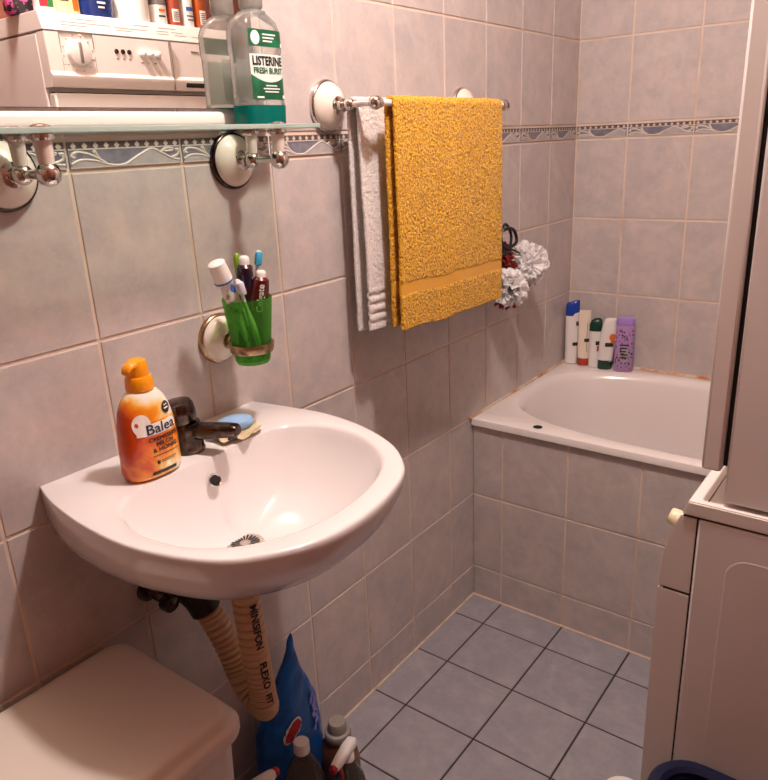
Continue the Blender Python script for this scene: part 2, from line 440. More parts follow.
def bring(s, z, k=1.0):
    """basin section: from its rim outline (s=1) shrinking on to the drain"""
    return [Vector((DR.x+(p.x-DR.x)*s, DR.y+(p.y-DR.y)*s, z)) for p in RB]
SZ = .915
under = [(.16, .762), (.34, .766), (.5, .776), (.66, .791), (.79, .810), (.89, .833), (.955, .859), (.99, .886), (1.0, .902), (1.0, .908), (.998, .912), (.992, .9146), (.984, SZ)]
rs = [oring(s, z) for s, z in under]
rs += [[RB[i].lerp(RO[i], .12)+Vector((0, 0, SZ)) for i in range(NS)]]
rs += [bring(s, z) for s, z in ((1.0, .9135), (.985, .909), (.965, .900), (.93, .885), (.86, .862), (.74, .832), (.58, .808), (.40, .793), (.24, .784), (.14, .780), (.09, .7775))]
t = thing('washbasin', 'white half-round ceramic washbasin fixed to the tiled wall', 'sink', (.0, .285, .9))
bm = BM(); rings(bm, rs, True, True); obj('basin', bm, CERAM, t, world=True, angle=60)
# overflow hole
bm = BM(); oc = Vector((.1485, .272, .8785)); on = Vector((.86, 0, .5)).normalized()
lathe(bm, [(0, .0), (.0, .011), (.0022, .0115), (.003, .0105), (.002, .009), (.0008, .0088)], oc, on, 24, caps=False); obj('overflow_ring', bm, CHROME, t, world=True)
bm = BM(); lathe(bm, [(.0006, 0), (.0012, .009), (.0013, .0)], oc, on, 20); o = obj('overflow_hole', bm, DARK, t, world=True)
# strainer
bm = BM(); lathe(bm, [(0, .0), (0, .03), (.003, .031), (.0045, .028), (.004, .024), (.0035, 0)], (DR.x, DR.y, .7795), n=32); s_ = obj('strainer', bm, P('pale steel', '#d5cdc4', .3, metal=.8), t, world=True)
bm = BM()
for i in range(20):
    a = 2*PI*i/20; c, s = math.cos(a), math.sin(a); e = Vector((-s, c, 0))*.0016
    p, q = Vector((DR.x+c*.009, DR.y+s*.009, .7842)), Vector((DR.x+c*.023, DR.y+s*.023, .7844)); poly(bm, [p-e*.6, q-e, q+e, p+e*.6])
obj('strainer_slots', bm, DARK, s_, world=True, smooth=False)

# faucet
t = thing('mixer_faucet', 'dark tarnished single-lever mixer faucet on the washbasin behind the soap bottle', 'faucet', (.085, .279, SZ), math.radians(20))
bm = BM(); lathe(bm, [(0, .0), (0, .026), (.004, .0265), (.008, .025), (.03, .0235), (.046, .0235), (.05, .022), (.052, .0)], n=32); obj('body', bm, DCHROME, t)
bm = BM()
secs = []
for k, (x, z, ry, rz) in enumerate(((.0, .034, .015, .014), (.03, .036, .0145, .0135), (.055, .0385, .0135, .0125), (.078, .0405, .0125, .0115), (.090, .041, .012, .0105), (.094, .041, .009, .007))):
    secs.append([Vector((x, ry*sgnpow(math.cos(2*PI*i/24), .7), z+rz*sgnpow(math.sin(2*PI*i/24), .7))) for i in range(24)])
rings(bm, secs); obj('spout', bm, DCHROME, t)
bm = BM(); lathe(bm, [(.004, .0), (.004, .008), (.012, .0085), (.012, 0)], (.082, 0, .022), n=20); obj('aerator', bm, DCHROME, t)
bm = BM(); lathe(bm, [(.0495, .0), (.0495, .0225), (.053, .0265), (.066, .0280), (.079, .0270), (.085, .024), (.0875, .016), (.088, 0)], (0, 0, 0), (-.12, -.08, 1), 32)
obj('lever_cap', bm, DCHROME, t)
bm = BM(); secs = []
for x, z, ry, rz in ((.005, .073, .012, .007), (-.012, .077, .0115, .0065), (-.024, .079, .0105, .005), (-.030, .080, .009, .0038), (-.032, .0805, .006, .002)):
    secs.append([Vector((x, ry*math.cos(2*PI*i/20), z+rz*math.sin(2*PI*i/20))) for i in range(20)])
rings(bm, secs); obj('lever', bm, DCHROME, t)

# soap dish and soap
bm = BM(); rs = []
for k, (f, z) in enumerate(((.02, .003), (.5, .003), (.8, .0055), (1, .0095), (1.015, .0085), (.8, .0035), (.5, .0), (.02, .0))):
    rs.append([Vector((f*(.043+.004*math.sin(7*a))*math.cos(a), f*(.050+.004*math.sin(7*a))*math.sin(a), z+(.003*f*math.sin(9*a) if k in (3, 4) else 0))) for a in [2*PI*i/72 for i in range(72)]])
o = bm; rings(o, rs)
dish = obj('soap_dish', o, P('cream wavy dish', '#dcc9a4', .4, vary=(90, '#bfa577', .5, .75)))
dish.location = (.098, .366, SZ+.0008); dish.rotation_euler = (0, 0, .5); tag(dish, 'cream wavy-edged soap dish lying on the washbasin beside the faucet', 'soap dish')
bm = BM(); Loft([(0, .026, .018, 2.4), (.003, .031, .022, 2.4), (.009, .034, .024, 2.4), (.015, .031, .022, 2.3), (.019, .022, .015, 2.2), (.0205, .008, .005, 2)]).bm(40, bm)
so = obj('bar_soap', bm, P('pale blue soap', '#8fb4dd', .45, sss=.3)); so.location = (.086, .378, SZ+.0045); so.rotation_euler = (0, 0, 1.3); tag(so, 'worn pale blue bar of soap lying on the wavy dish', 'soap')

# pump soap bottle
def balea_mat():
    m, nt, b = new_mat('orange and cream bottle print'); tc = nt.nodes.new('ShaderNodeTexCoord')
    n = nt.nodes.new('ShaderNodeTexNoise'); n.inputs['Scale'].default_value = 22; n.inputs['Detail'].default_value = 4; n.inputs['Distortion'].default_value = .6
    nt.links.new(tc.outputs['Object'], n.inputs['Vector'])
    sx = nt.nodes.new('ShaderNodeSeparateXYZ'); nt.links.new(tc.outputs['Object'], sx.inputs[0])
    def math_(op, a, b_):
        q = nt.nodes.new('ShaderNodeMath'); q.operation = op
        for i, w in enumerate((a, b_)):
            if isinstance(w, (int, float)): q.inputs[i].default_value = w
            else: nt.links.new(w, q.inputs[i])
        return q.outputs[0]
    h = math_('ABSOLUTE', math_('SUBTRACT', sx.outputs['Z'], .058), 0)
    a = math_('SUBTRACT', math_('MULTIPLY', n.outputs['Fac'], .75), math_('MULTIPLY', h, 4.2))
    a = math_('SUBTRACT', a, math_('MULTIPLY', sx.outputs['X'], 3.6))
    a = math_('SUBTRACT', a, math_('MULTIPLY', math_('GREATER_THAN', sx.outputs['Z'], .085), .06))
    r = nt.nodes.new('ShaderNodeValToRGB'); e = r.color_ramp.elements
    e[0].position = .06; e[0].color = lin('#efe6d8'); e[1].position = .36; e[1].color = lin('#c2410c')
    for p, c in ((.13, '#f0cf86'), (.2, '#ef9a1f'), (.28, '#e2701a')): k = e.new(p); k.color = lin(c)
    nt.links.new(a, r.inputs['Fac']); nt.links.new(r.outputs['Color'], b.inputs['Base Color']); b.inputs['Roughness'].default_value = .22
    b.inputs['Coat Weight'].default_value = .3
    return m
ORANGE = P('orange pump plastic', '#f39a10', .3)
t = thing('soap_bottle', 'orange and cream pump bottle of liquid soap standing on the washbasin', 'soap bottle', (.107, .192, SZ+.0005), PI/2)
SOAP = t
bl = Loft([(0, .036, .02, 2.6), (.003, .041, .025, 2.6), (.012, .0435, .0275, 2.5), (.05, .043, .0275, 2.4), (.08, .041, .0265, 2.3), (.1, .037, .0245, 2.2), (.114, .031, .0215, 2.1), (.123, .0235, .0185, 2), (.127, .018, .016, 2), (.128, .014, .014, 2)])
body = obj('body', bl.bm(56), balea_mat(), t, angle=60)
bm = bl.patch(-.030, .031, .066, .083, .0005, 20, 8, shape=lambda a, b: (a, .5+(b-.5)*(1-.25*(2*a-1)**2)))
bl.disc(-.021, .083, .012, .016, .0007, bm); bl.disc(.02, .0745, .013, .009, .0006, bm); obj('splash', bm, P('cream splash print', '#efe9e0', .3), body)
bm = bl.text('Balea', .0205, .006, .0745, .0012, .012, sx=1.12); obj('lettering', bm, NAVYINK, body, smooth=False)
bm = bl.text('CREMESEIFE', .0082, .008, .0595, .001, .035, sx=1.15); bl.text('MILCH', .0086, .008, .0515, .001, .035, bm, sx=1.15); bl.text('& HONIG', .0086, .008, .0435, .001, .035, bm, sx=1.15)
obj('lettering', bm, P('dark brown print', '#3c140a', .5), body, smooth=False)
bm = bl.patch(-.014, .032, .0345, .0355, .0007, 12, 1); bl.patch(-.002, .024, .026, .0268, .0007, 8, 1, bm); bl.patch(-.002, .02, .0235, .0242, .0007, 8, 1, bm); bl.patch(-.009, -.004, .0225, .0275, .0007, 3, 3, bm)
bl.patch(-.018, .022, .0075, .0125, .0008, 12, 2, bm); obj('fine_print', bm, INK, body, smooth=False)
bm = bl.disc(.0205, .0985, .0078, .0085, .0009); obj('badge', bm, INK, body, smooth=False)
bm = bl.patch(.0165, .0245, .0965, .0985, .0013, 4, 2); bl.patch(.0175, .0195, .101, .103, .0013, 2, 2, bm); bl.patch(.0215, .0235, .101, .103, .0013, 2, 2, bm); obj('badge_mark', bm, WHITEINK, body, smooth=False)
bm = BM(); lathe(bm, [(.127, .0), (.127, .0185), (.129, .019), (.141, .0185), (.146, .017), (.147, .012), (.147, 0)], n=36)
for i in range(36):
    pass
obj('collar', bm, ORANGE, t)
bm = BM(); lathe(bm, [(.146, .0), (.146, .0145), (.152, .0145), (.157, .015), (.163, .014), (.168, .0125), (.1705, .008), (.171, 0)], n=28)
secs = []
for d_, z, ry, rz in ((0, .163, .0105, .0062), (.009, .1645, .0098, .0058), (.017, .164, .0085, .005), (.023, .161, .007, .0045), (.0255, .157, .006, .003)):
    c, s = math.cos(math.radians(200)), math.sin(math.radians(200))
    secs.append([Vector((c*d_-s*ry*math.cos(2*PI*i/18), s*d_+c*ry*math.cos(2*PI*i/18), z+rz*math.sin(2*PI*i/18))) for i in range(18)])
rings(bm, secs); obj('pump_head', bm, ORANGE, t)

SOAP.scale = (1.08, 1.08, 1.06)
# ------------------------------------------------------------------ drain pipe and valve
RIB = P('beige ribbed plastic pipe', '#cda985', .5)
t = thing('drain_pipe', 'beige ribbed flexible drain pipe looping under the washbasin', 'pipe', (.2, .28, .4))
down = spline([(.203, .258, .772), (.203, .260, .70), (.203, .265, .60), (.204, .270, .52), (.205, .272, .478)], 24)
def ribs(n): return lambda s: .0232-.0055*max(0, math.sin(2*PI*n*s))**4
bm = BM(); tube(bm, spline(down[::6], 40), ribs(25), 28)
pd = obj('down_pipe', bm, RIB, t, world=True)
ub = [(.205, .272, .479), (.204, .275, .460), (.192, .281, .445), (.165, .287, .443), (.142, .288, .459), (.128, .286, .488)]
bm = BM(); tube(bm, spline(ub, 36), ribs(9), 28); obj('bend', bm, RIB, t, world=True)
up = [(.128, .286, .487), (.116, .285, .52), (.100, .281, .56), (.084, .274, .60), (.075, .268, .620)]
bm = BM(); tube(bm, spline(up, 70), lambda s: .0165+.0068*abs(math.sin(PI*15*s))**.6, 28); obj('rising_pipe', bm, RIB, t, world=True)
bm = BM(); tube(bm, spline([(.079, .271, .610), (.070, .265, .634), (.052, .260, .648), (.024, .260, .652), (.002, .260, .652)], 8), .0275, 24); obj('wall_elbow', bm, P('black drain elbow', '#1c1614', .4), t, world=True)
bm = BM(); lathe(bm, [(0, .0), (0, .026), (.02, .027), (.024, .025), (.024, 0)], (.203, .259, .738), n=28); obj('union_nut', bm, P('tan plastic nut', '#a97f55', .5), t, world=True)
bm = BM()
cam = Vector((1.0131, -.3918, 1.3784))
def pipe_pt(z, a):
    """point on the down pipe facing the room"""
    k = min(range(len(down)), key=lambda i: abs(down[i].z-z)); c = down[k]; d = Vector((cam.x-c.x, cam.y-c.y, 0)).normalized()
    ang = math.atan2(d.y, d.x)+.42+a/.0245; return Vector((c.x+math.cos(ang)*.0241, c.y+math.sin(ang)*.0241, z))
for tx, zc, sz in (('MINISIFON', .640, .0185), ('FLEXO', .541, .0185), ('FIT', .492, .0155)):
    bm = BM(); put_text(bm, tx, sz, lambda a, b, zc=zc: pipe_pt(zc-a, b), .035); obj('printing', bm, INK, pd, world=True, smooth=False)
t = thing('angle_valve', 'dark angle valve on the wall below the washbasin', 'valve', (.0, .213, .655))
bm = BM(); lathe(bm, [(0, .0), (0, .022), (.004, .022), (.007, .012), (.007, 0)], axis=(1, 0, 0), n=24); obj('rosette', bm, DCHROME, t)
bm = BM(); lathe(bm, [(.004, .0), (.004, .011), (.05, .011), (.054, .008), (.054, 0)], axis=(1, 0, 0), n=20); lathe(bm, [(0, .0), (0, .008), (.05, .008), (.052, .0)], (.035, 0, 0), (0, .25, 1), 16); obj('body', bm, DCHROME, t)
bm = BM(); lathe(bm, [(.05, .0), (.05, .015), (.053, .0165), (.068, .015), (.07, 0)], axis=(1, 0, -.1), n=10); obj('handle', bm, DCHROME, t)

# ------------------------------------------------------------------ rosette mounts shared by shelf, towel rail and cup holder
def rosette(parent, o, r=.044, ringm=CHROME, dark=False):
    o = Vector(o); a = (1, 0, 0)
    bm = BM(); lathe(bm, [(0, .0), (0, r*1.04), (.005, r*1.06), (.008, r*1.03), (.0095, r*.985), (.010, r*.95), (.009, r*.94), (.009, 0)], o, a, 40); rr = obj('rosette_ring', bm, ringm, parent, world=True)
    bm = BM(); lathe(bm, [(.008, .0), (.008, r*.955), (.013, r*.93), (.019, r*.82), (.025, r*.62), (.030, r*.42), (.033, r*.34), (.034, 0)], o, a, 40); obj('rosette_dome', bm, CREAM, parent, world=True)
    bm = BM(); lathe(bm, [(.031, .0), (.031, r*.38), (.034, r*.36), (.036, r*.22), (.042, r*.2), (.045, r*.26), (.047, r*.2), (.05, 0)], o, a, 28); obj('rosette_collar', bm, ringm if ringm is not BLACKM else CHROME, parent, world=True)
    return rr

# glass shelf
GZ0, GZ1 = 1.4055, 1.4128
t = thing('glass_shelf', 'clear glass shelf on two porcelain wall brackets under the mirror', 'shelf', (0, .3075, 1.358))
bm = BM(); box(bm, .006, .136, .018, .5975, GZ0, GZ1, bev=.0014)
for f in bm.faces:
    if abs(f.normal.z) < .5: f.material_index = 1
bm.normal_update()
for f in bm.faces: f.material_index = 0 if abs(f.normal.z) > .95 else 1
obj('glass_panel', bm, [clear('clear shelf glass', '#e9f3ee', 1.0, .02), clear('green glass edge', '#cfe6dc', 1.0, .05, '#d5e6dd', .8)], t, world=True, smooth=False)
for y in (.106, .509):
    zz = 1.358; bm = BM(); tube(bm, [(.045, y, zz), (.118, y, zz)], .006, 16); br = obj('bracket', bm, CHROME, t, world=True)
    rosette(br, (0, y, zz), .0455, BLACKM)
    POST = P('cream porcelain post', '#ddd0c4', .2, coat=.4)
    for x, rb, rp, rf in ((.056, .0135, .0085, .015), (.119, .0155, .0095, .0165)):
        bm = BM(); ball(bm, (x, y, zz), rb); obj('ball', bm, CHROME, br, world=True)
        bm = BM(); lathe(bm, [(.011, .0), (.011, rp), (.034, rp*1.15), (.040, rp*1.2), (.041, 0)], (x, y, zz), n=24); obj('post', bm, POST, br, world=True)
        bm = BM(); lathe(bm, [(.0395, .0), (.0395, rf*.8), (.0425, rf), (.0465, rf), (.0472, rf*.8), (.0472, 0)], (x, y, zz), n=28); obj('flange', bm, CHROME, br, world=True)
        bm = BM(); lathe(bm, [(.0550, .0), (.0550, rf*.8), (.0565, rf*.78), (.0585, rf*.5), (.0595, 0)], (x, y, zz), n=28); obj('screw_cap', bm, CHROME, br, world=True)

# mirror with its rail
t = thing('wall_mirror', 'frameless mirror on the tiled wall above the glass shelf', 'mirror', (0, .2, 1.44))
MIR = P('silvered mirror', '#f4f1ec', .0, metal=1)
bm = BM(); box(bm, .0006, .0055, -.42, .583, 1.4425, 2.12, bev=.0006, seg=1); bm.normal_update()
for f in bm.faces: f.material_index = 0 if f.normal.x > .9 else 1
obj('glass', bm, [MIR, BLACKM], t, world=True, smooth=False)
bm = BM(); box(bm, .0006, .012, .06, .118, 1.4405, 1.4515, bev=.003); obj('clip', bm, WHITEP, t, world=True)
bm = BM(); box(bm, .0008, .020, -.30, .492, 1.4140, 1.4375, bev=.0085, seg=4)
o = obj('mirror_rail', bm, P('white lacquered rail', '#d8cfc7', .35)); tag(o, 'white rounded rail along the lower edge of the mirror, on the glass shelf', 'rail')

# mouthwash bottle
t = thing('mouthwash_bottle', 'clear mouthwash bottle with a green label and teal liquid, standing on the glass shelf', 'bottle', (.0405, .5515, GZ1+.0003), PI/2)
MW = t
PET = clear('clear bottle plastic', '#f8faf8', .8, .08, '#efeeea', .2)
lb = Loft([(.0288, .0432, .0238, 4.2), (.0335, .0418, .0228, 4.2), (.10, .0418, .0228, 4.2), (.103, .0432, .0238, 4.2), (.130, .0432, .0238, 4), (.143, .039, .022, 3.4), (.152, .028, .0195, 2.6), (.157, .0185, .0165, 2.1), (.159, .015, .015, 2), (.170, .0145, .0145, 2)])
body = obj('body', lb.bm(56, close=False), PET, t)
inner = Loft([(.0, .038, .019, 4), (.003, .0425, .023, 4), (.0278, .0435, .024, 4.2), (.0286, .0432, .0238, 4.2)])
obj('liquid', inner.bm(48), clear('teal mouthwash', '#25b5aa', .8, .04, '#059c90', .5), t)
bm = BM(); lathe(bm, [(.160, .0), (.160, .0155), (.163, .018), (.198, .018), (.201, .0165), (.202, 0)], n=36); obj('cap', bm, clear('frosted cap', '#d8d8d6', 1, .2, '#d5d3ce', .6), t)
bm = BM(); lathe(bm, [(.1535, .0155), (.1535, .0215), (.1565, .0215), (.157, .0155)], n=32, caps=False); obj('neck_ring', bm, PET, t)
GREEN = P('green label', '#0a5334', .35, vary=(30, '#15744a', .45, .7))
lab = obj('label', lb.patch(-.033, .0408, .036, .098, .0006, 24, 12), [P('white label', '#dfe6dd', .35)], t)
bm = lb.patch(-.033, .0408, .036, .066, .0009, 24, 6, shape=lambda a, b: (a, b*(.80+.35*(2*a-1)**2) if b > .5 else b)); obj('label_green', bm, GREEN, lab)
bm = lb.patch(-.033, .0415, .108, .131, .0006, 20, 6, shape=lambda a, b: (a, b*(1-.25*(a > .97)))); up_ = obj('shoulder_label', bm, GREEN, t)
bm = lb.disc(-.021, .1195, .0085, .0095, .0010); obj('seal', bm, WHITEINK, up_, smooth=False)
bm = BM()
for k in range(3): lb.patch(-.006, .022-.004*k, .1235-.0045*k, .1255-.0045*k, .0010, 8, 1, bm)
lb.patch(.033, .038, .109, .114, .001, 3, 2, bm); obj('shoulder_print', bm, WHITEINK, up_, smooth=False)
bm = lb.text('LISTERINE', .0168, .0025, .0885, .0013, .028, sx=.86); obj('lettering', bm, P('black print', '#0d0d0d', .5), lab, smooth=False)
bm = lb.text('FRESH BURST', .0115, .0025, .0755, .0013, .022, sx=.9); obj('lettering', bm, GREENINK, lab, smooth=False)
bm = BM()
for k, w in enumerate((.012, .018, .015)): lb.patch(.006-w, .006+w, .0545-.0042*k, .0562-.0042*k, .0013, 8, 1, bm)
lb.patch(.03, .036, .038, .0425, .0013, 3, 2, bm); lb.patch(-.026, -.012, .038, .0405, .0013, 4, 1, bm); obj('label_print', bm, WHITEINK, lab, smooth=False)
bl_ = obj('back_label', lb.patch(-.032, .034, .038, .096, .0006, 16, 8, back=True), clear('clear back label', '#dfe3df', .8, .2, '#cfd2cd', .35), t)
bm = BM()
for k in range(16): lb.patch(.008, .026, .052+.0024*k, .0533+.0024*k+.0005*(k % 3), .001, 4, 1, bm, back=True)
lb.patch(.008, .018, .041, .047, .001, 3, 2, bm, back=True); lb.patch(.021, .027, .042, .046, .001, 3, 2, bm, back=True); obj('barcode', bm, INK, bl_, smooth=False)

MW.scale = (1.08, 1.10, 1.13)
# ------------------------------------------------------------------ cup holder, cup, tubes and brushes
t = thing('cup_holder', 'porcelain and bronze wall-mounted cup holder with a ring above the washbasin', 'cup holder', (0, .434, 1.057))
rosette(t, (0, .434, 1.057), .043, BRONZE)
CX, CY, CZ = .088, .434, 1.025
bm = BM()
tube(bm, [(.045, .434, 1.054), (CX-.034, CY, 1.053)], .0065, 14); obj('arm', bm, BRONZE, t, world=True)
def crad(z): return .0305+(.0425-.0305)*(z/.113)
bm = BM(); lathe(bm, [(.020, crad(.020)+.0008), (.020, crad(.020)+.0042), (.0215, crad(.02)+.005), (.0345, crad(.035)+.005), (.036, crad(.036)+.0042), (.036, crad(.036)+.0008), (.020, crad(.020)+.0008)], (CX, CY, CZ), n=48, caps=False); obj('ring', bm, BRONZE, t, world=True)
GCUP = clear('frosted green cup', '#c2eea6', .5, .25, '#63bd50', .22)
bm = BM(); lathe(bm, [(.006, .0), (.006, .029), (.012, .0300), (.113, .0405), (.1145, .0415), (.113, .0425), (.02, crad(.02)), (.004, .030), (0, .0275), (0, 0)], (0, 0, 0), n=48)
cup = obj('tooth_cup', bm, GCUP); cup.location = (CX, CY, CZ); tag(cup, 'translucent green plastic tumbler held in the wall ring', 'cup')
def stick(name, label, cat, a, b): 
    a, b = Vector(a), Vector(b); o = bpy.data.objects.new(name, None); COL.objects.link(o); d = (b-a)
    o.location = a; u, v, w = frame(d)
    M = Matrix((u, v, w)).transposed().to_4x4(); o.matrix_basis = Matrix.Translation(a) @ M
    o.empty_display_size = .02; return tag(o, label, cat, 'brushes and tubes in the tumbler'), d.length
def spin_to_room(t):
    d = t.matrix_basis.inverted() @ Vector((1.0, -.35, 1.35)); return Matrix.Rotation(math.atan2(d.x, -d.y), 4, 'Z')
# local z runs along the stick
def brush(label, a, b, hm, head, bristle, spin=0):
    t, L = stick('toothbrush', label, 'toothbrush', a, b)
    t.matrix_basis = t.matrix_basis @ spin_to_room(t) @ Matrix.Rotation(spin, 4, 'Z')
    bm = BM(); Loft([(0, .003, .003, 2), (.002, .0052, .0042, 2.2), (L*.45, .0058, .0045, 2.4), (L*.62, .0035, .003, 2), (L-.028, .0028, .0026, 2), (L-.024, .0062, .0028, 2.4), (L-.006, .0066, .0028, 2.4), (L, .003, .002, 2)]).bm(24, bm); obj('handle', bm, hm, t)
    bm = BM(); Loft([(L-.0255, .005, .0055, 3, 0, -.0055), (L-.0235, .0058, .006, 3, 0, -.0055), (L-.005, .006, .006, 3, 0, -.0055), (L-.003, .004, .005, 3, 0, -.0055)]).bm(24, bm); obj('bristles', bm, bristle, t)
WB = P('white brush plastic', '#e8e4df', .3); BLU = P('blue bristles', '#2f9ac6', .6, bump=(900, 1, .001)); GRN = P('olive green handle', '#6d8a1f', .35)
brush('white toothbrush with a turquoise head standing in the green tumbler', (CX-.012, CY+.004, CZ+.0095), (CX-.010, CY+.047, CZ+.186), WB, WB, BLU, .2)
t, L = stick('toothbrush', 'toothbrush with an olive green handle standing upright in the green tumbler', 'toothbrush', (CX+.004, CY-.012, CZ+.0095), (CX-.014, CY+.000, CZ+.188))
bm = BM(); Loft([(0, .004, .004, 2), (.02, .005, .004, 2), (L*.6, .005, .004, 2), (L*.8, .0065, .005, 2.2), (L-.008, .007, .0052, 2.2), (L-.002, .005, .004, 2), (L, .002, .002, 2)]).bm(24, bm); obj('handle', bm, GRN, t)
brush('white toothbrush with a thin handle leaning left in the green tumbler', (CX+.010, CY+.014, CZ+.0095), (CX+.014, CY-.030, CZ+.150), WB, WB, P('pale bristles', '#c9c9d6', .6), .4)
def tube_paste(label, a, b, m, capm, w=.017, caplen=.018, capr=.011, txt=None, spin=0):
    t, L = stick('toothpaste_tube', label, 'toothpaste', a, b)
    t.matrix_basis = t.matrix_basis @ spin_to_room(t) @ Matrix.Rotation(spin, 4, 'Z'); c = L-caplen
    lf = Loft([(0, w*1.05, .0012, 3), (.008, w*1.05, .0018, 3), (c*.5, w, .0075, 2.3), (c*.85, w*.93, .0125, 2), (c-.006, w*.85, w*.8, 2), (c, .007, .007, 2)])
    bo = obj('body', lf.bm(40), m, t)
    bm = BM(); lathe(bm, [(c-.004, .0), (c-.004, capr), (c+.004, capr), (L-.002, capr*.92), (L, capr*.7), (L, 0)], n=28); obj('cap', bm, capm, t)
    if txt:
        bm = BM(); put_text(bm, txt, .0155, lambda p, q: lf.at(-q, c*.74+p, .0006), .02); obj('lettering', bm, WHITEINK, bo, smooth=False)
    return t, lf, L, bo
RED = P('deep red tube', '#5a0f12', .25, coat=.4)
tube_paste('deep red toothpaste tube with white lettering in the tumbler', (CX+.006, CY+.002, CZ+.0095), (CX+.022, CY+.018, CZ+.158), RED, WB, .0165, .009, .0085, 'Colgate', .15)
tube_paste('dark red and navy toothpaste tube with a tall white cap, behind the lettered one', (CX-.008, CY-.002, CZ+.0095), (CX+.006, CY-.002, CZ+.184), P('red and navy tube', '#3a0d14', .25, coat=.4, vary=(25, '#1a1530', .5, .6)), WB, .0155, .012, .0085, None, .2)
t_, lf, L, bo = tube_paste('white patterned toothpaste tube with a wide white cap leaning left in the tumbler', (CX-.002, CY+.012, CZ+.0095), (CX+.0, CY-.058, CZ+.182), P('white patterned tube', '#d9d4cf', .35, vary=(60, '#7d7a58', .56, .66)), WB, .013, .034, .0155, None, .8)
bm = BM(); lathe(bm, [(L-.036, .0), (L-.036, .0163), (L-.033, .0163), (L-.033, 0)], n=28); obj('cap_band', bm, P('blue band', '#3d5f8f', .4), t_)
bm = lf.disc(0, L-.05, .006, .007); obj('print', bm, P('blue print', '#2d5fa8', .4), bo)

# ------------------------------------------------------------------ towel rail and towels
RX1, RX2, RZ = .060, .122, 1.4485
t = thing('towel_rail', 'double towel rail with two porcelain rosettes on the tiled wall', 'towel rail', (0, 1.02, RZ))
for y in (.771, 1.283):
    bm = BM(); tube(bm, [(.045, y, RZ), (RX2, y, RZ)], .006, 16); a = obj('arm', bm, CHROME, t, world=True)
    rosette(a, (0, y, RZ), .0475, CHROME)
    for x, rb in ((RX1, .0125), (RX2, .0135)):
        bm = BM(); ball(bm, (x, y, RZ), rb); lathe(bm, [(0, .0), (0, .011), (.012, .0105), (.016, .0095), (.02, .0)], (x, y, RZ), (0, 1 if y < 1 else -1, 0), 20)
        obj('ball', bm, CHROME, a, world=True)
for x, m_ in ((RX1, CHROME), (RX2, P('white enamelled bar', '#e8e2dc', .2))):
    bm = BM(); tube(bm, [(x, .771, RZ), (x, 1.283, RZ)], .0068, 18); obj('bar', bm, m_, t, world=True)

def towel(name, label, cat, mat, xr, y0, y1, zf, zb, rad, amp, off, seed, ys=170, ss=300, band=(), thick=.005, nz=.0016, flare=0, skew=0, bandm=None, ribs_=None):
    """terry cloth hung over a bar: s runs from the back hem over the bar to the front hem"""
    Lb, Lf = RZ-zb, RZ-zf; arc = PI*rad; tot = Lb+arc+Lf; bm = BM(); V = []
    sd = Vector((seed, seed*.7, seed*1.3))
    for i in range(ss+1):
        s = tot*i/ss; row = []
        for j in range(ys+1):
            v = j/ys; y = y0+(y1-y0)*v
            if s < Lb: x, z, nx, nzv, dn = xr-rad, RZ-(Lb-s), -1, 0, Lb-s
            elif s < Lb+arc:
                a = PI-(s-Lb)/rad; x, z, nx, nzv, dn = xr+rad*math.cos(a), RZ+rad*math.sin(a), math.cos(a), math.sin(a), 0
            else: dn = s-Lb-arc; x, z, nx, nzv = xr+rad, RZ-dn, 1, 0
            f = min(1, dn/.3)
            wv = amp*f*(math.sin(v*9+seed)+.6*math.sin(v*17+1.7*seed)+.8*noise.noise(Vector((v*3, dn*4, seed))))
            x += (wv+off*f)*nx*.5 + (off*.5*f if nx > 0 else 0)
            y += .006*f*noise.noise(Vector((dn*5, v*2, seed+9)))+flare*f*(v-.5)
            if nx > 0: z -= skew*v*f
            z -= .006*f*noise.noise(Vector((v*4, 3, seed)))*(dn > .25)
            inb = any(a <= dn <= b for a, b in band)
            n_ = 0
            if not inb: n_ = nz*noise.noise(Vector((s*240, y*240, seed)))+nz*.5*noise.noise(Vector((s*520, y*520, seed+3)))
            else: n_ = -.0012
            if ribs_ and nx > 0 and ribs_[0] <= dn <= ribs_[1]: n_ += .0018*math.sin((dn-ribs_[0])*2*PI/ribs_[2])
            row.append(bm.verts.new((x+nx*n_, y, z+nzv*n_)))
        V.append((row, dn, any(a <= dn <= b for a, b in band)))
    for (r0, d0, b0), (r1, d1, b1) in zip(V, V[1:]):
        for j in range(ys): face(bm, [r0[j], r0[j+1], r1[j+1], r1[j]], 1 if (b0 and b1 and bandm) else 0)
    o = obj(name, bm, [mat]+([bandm] if bandm else []), None, angle=180); tag(o, label, cat, 'towels on the rail')
    md = o.modifiers.new('thickness', 'SOLIDIFY'); md.thickness = thick; md.offset = 0
    return o
YEL = cloth_fuzz('yellow terry', '#fcc42c', '#bc7812', scale=260, transl=.1, strength=1.0, dist=.003)
YELB = cloth_fuzz('yellow woven band', '#f0ae1c', '#e4a014', scale=700, transl=.12, strength=.3)
WHT = cloth_fuzz('white terry', '#f2ece8', '#d9d0ca', scale=300, transl=.12, strength=.9)
towel('hand_towel', 'yellow terry hand towel hanging over the front bar of the towel rail', 'towel', YEL, RX2, .815, 1.247, .998, 1.004, .0098, .0022, .003, 3.1, ys=210, ss=400, band=((.350, .378),), bandm=YELB, skew=.012, thick=.006, nz=.0026)
towel('hand_towel', 'white terry hand towel hanging over the rear bar, partly behind the yellow towel', 'towel', WHT, RX1, .779, 1.225, .998, .993, .0115, .0008, .006, 5.7, ys=160, ss=300, ribs_=(.36, .44, .02), skew=.0, thick=.006)

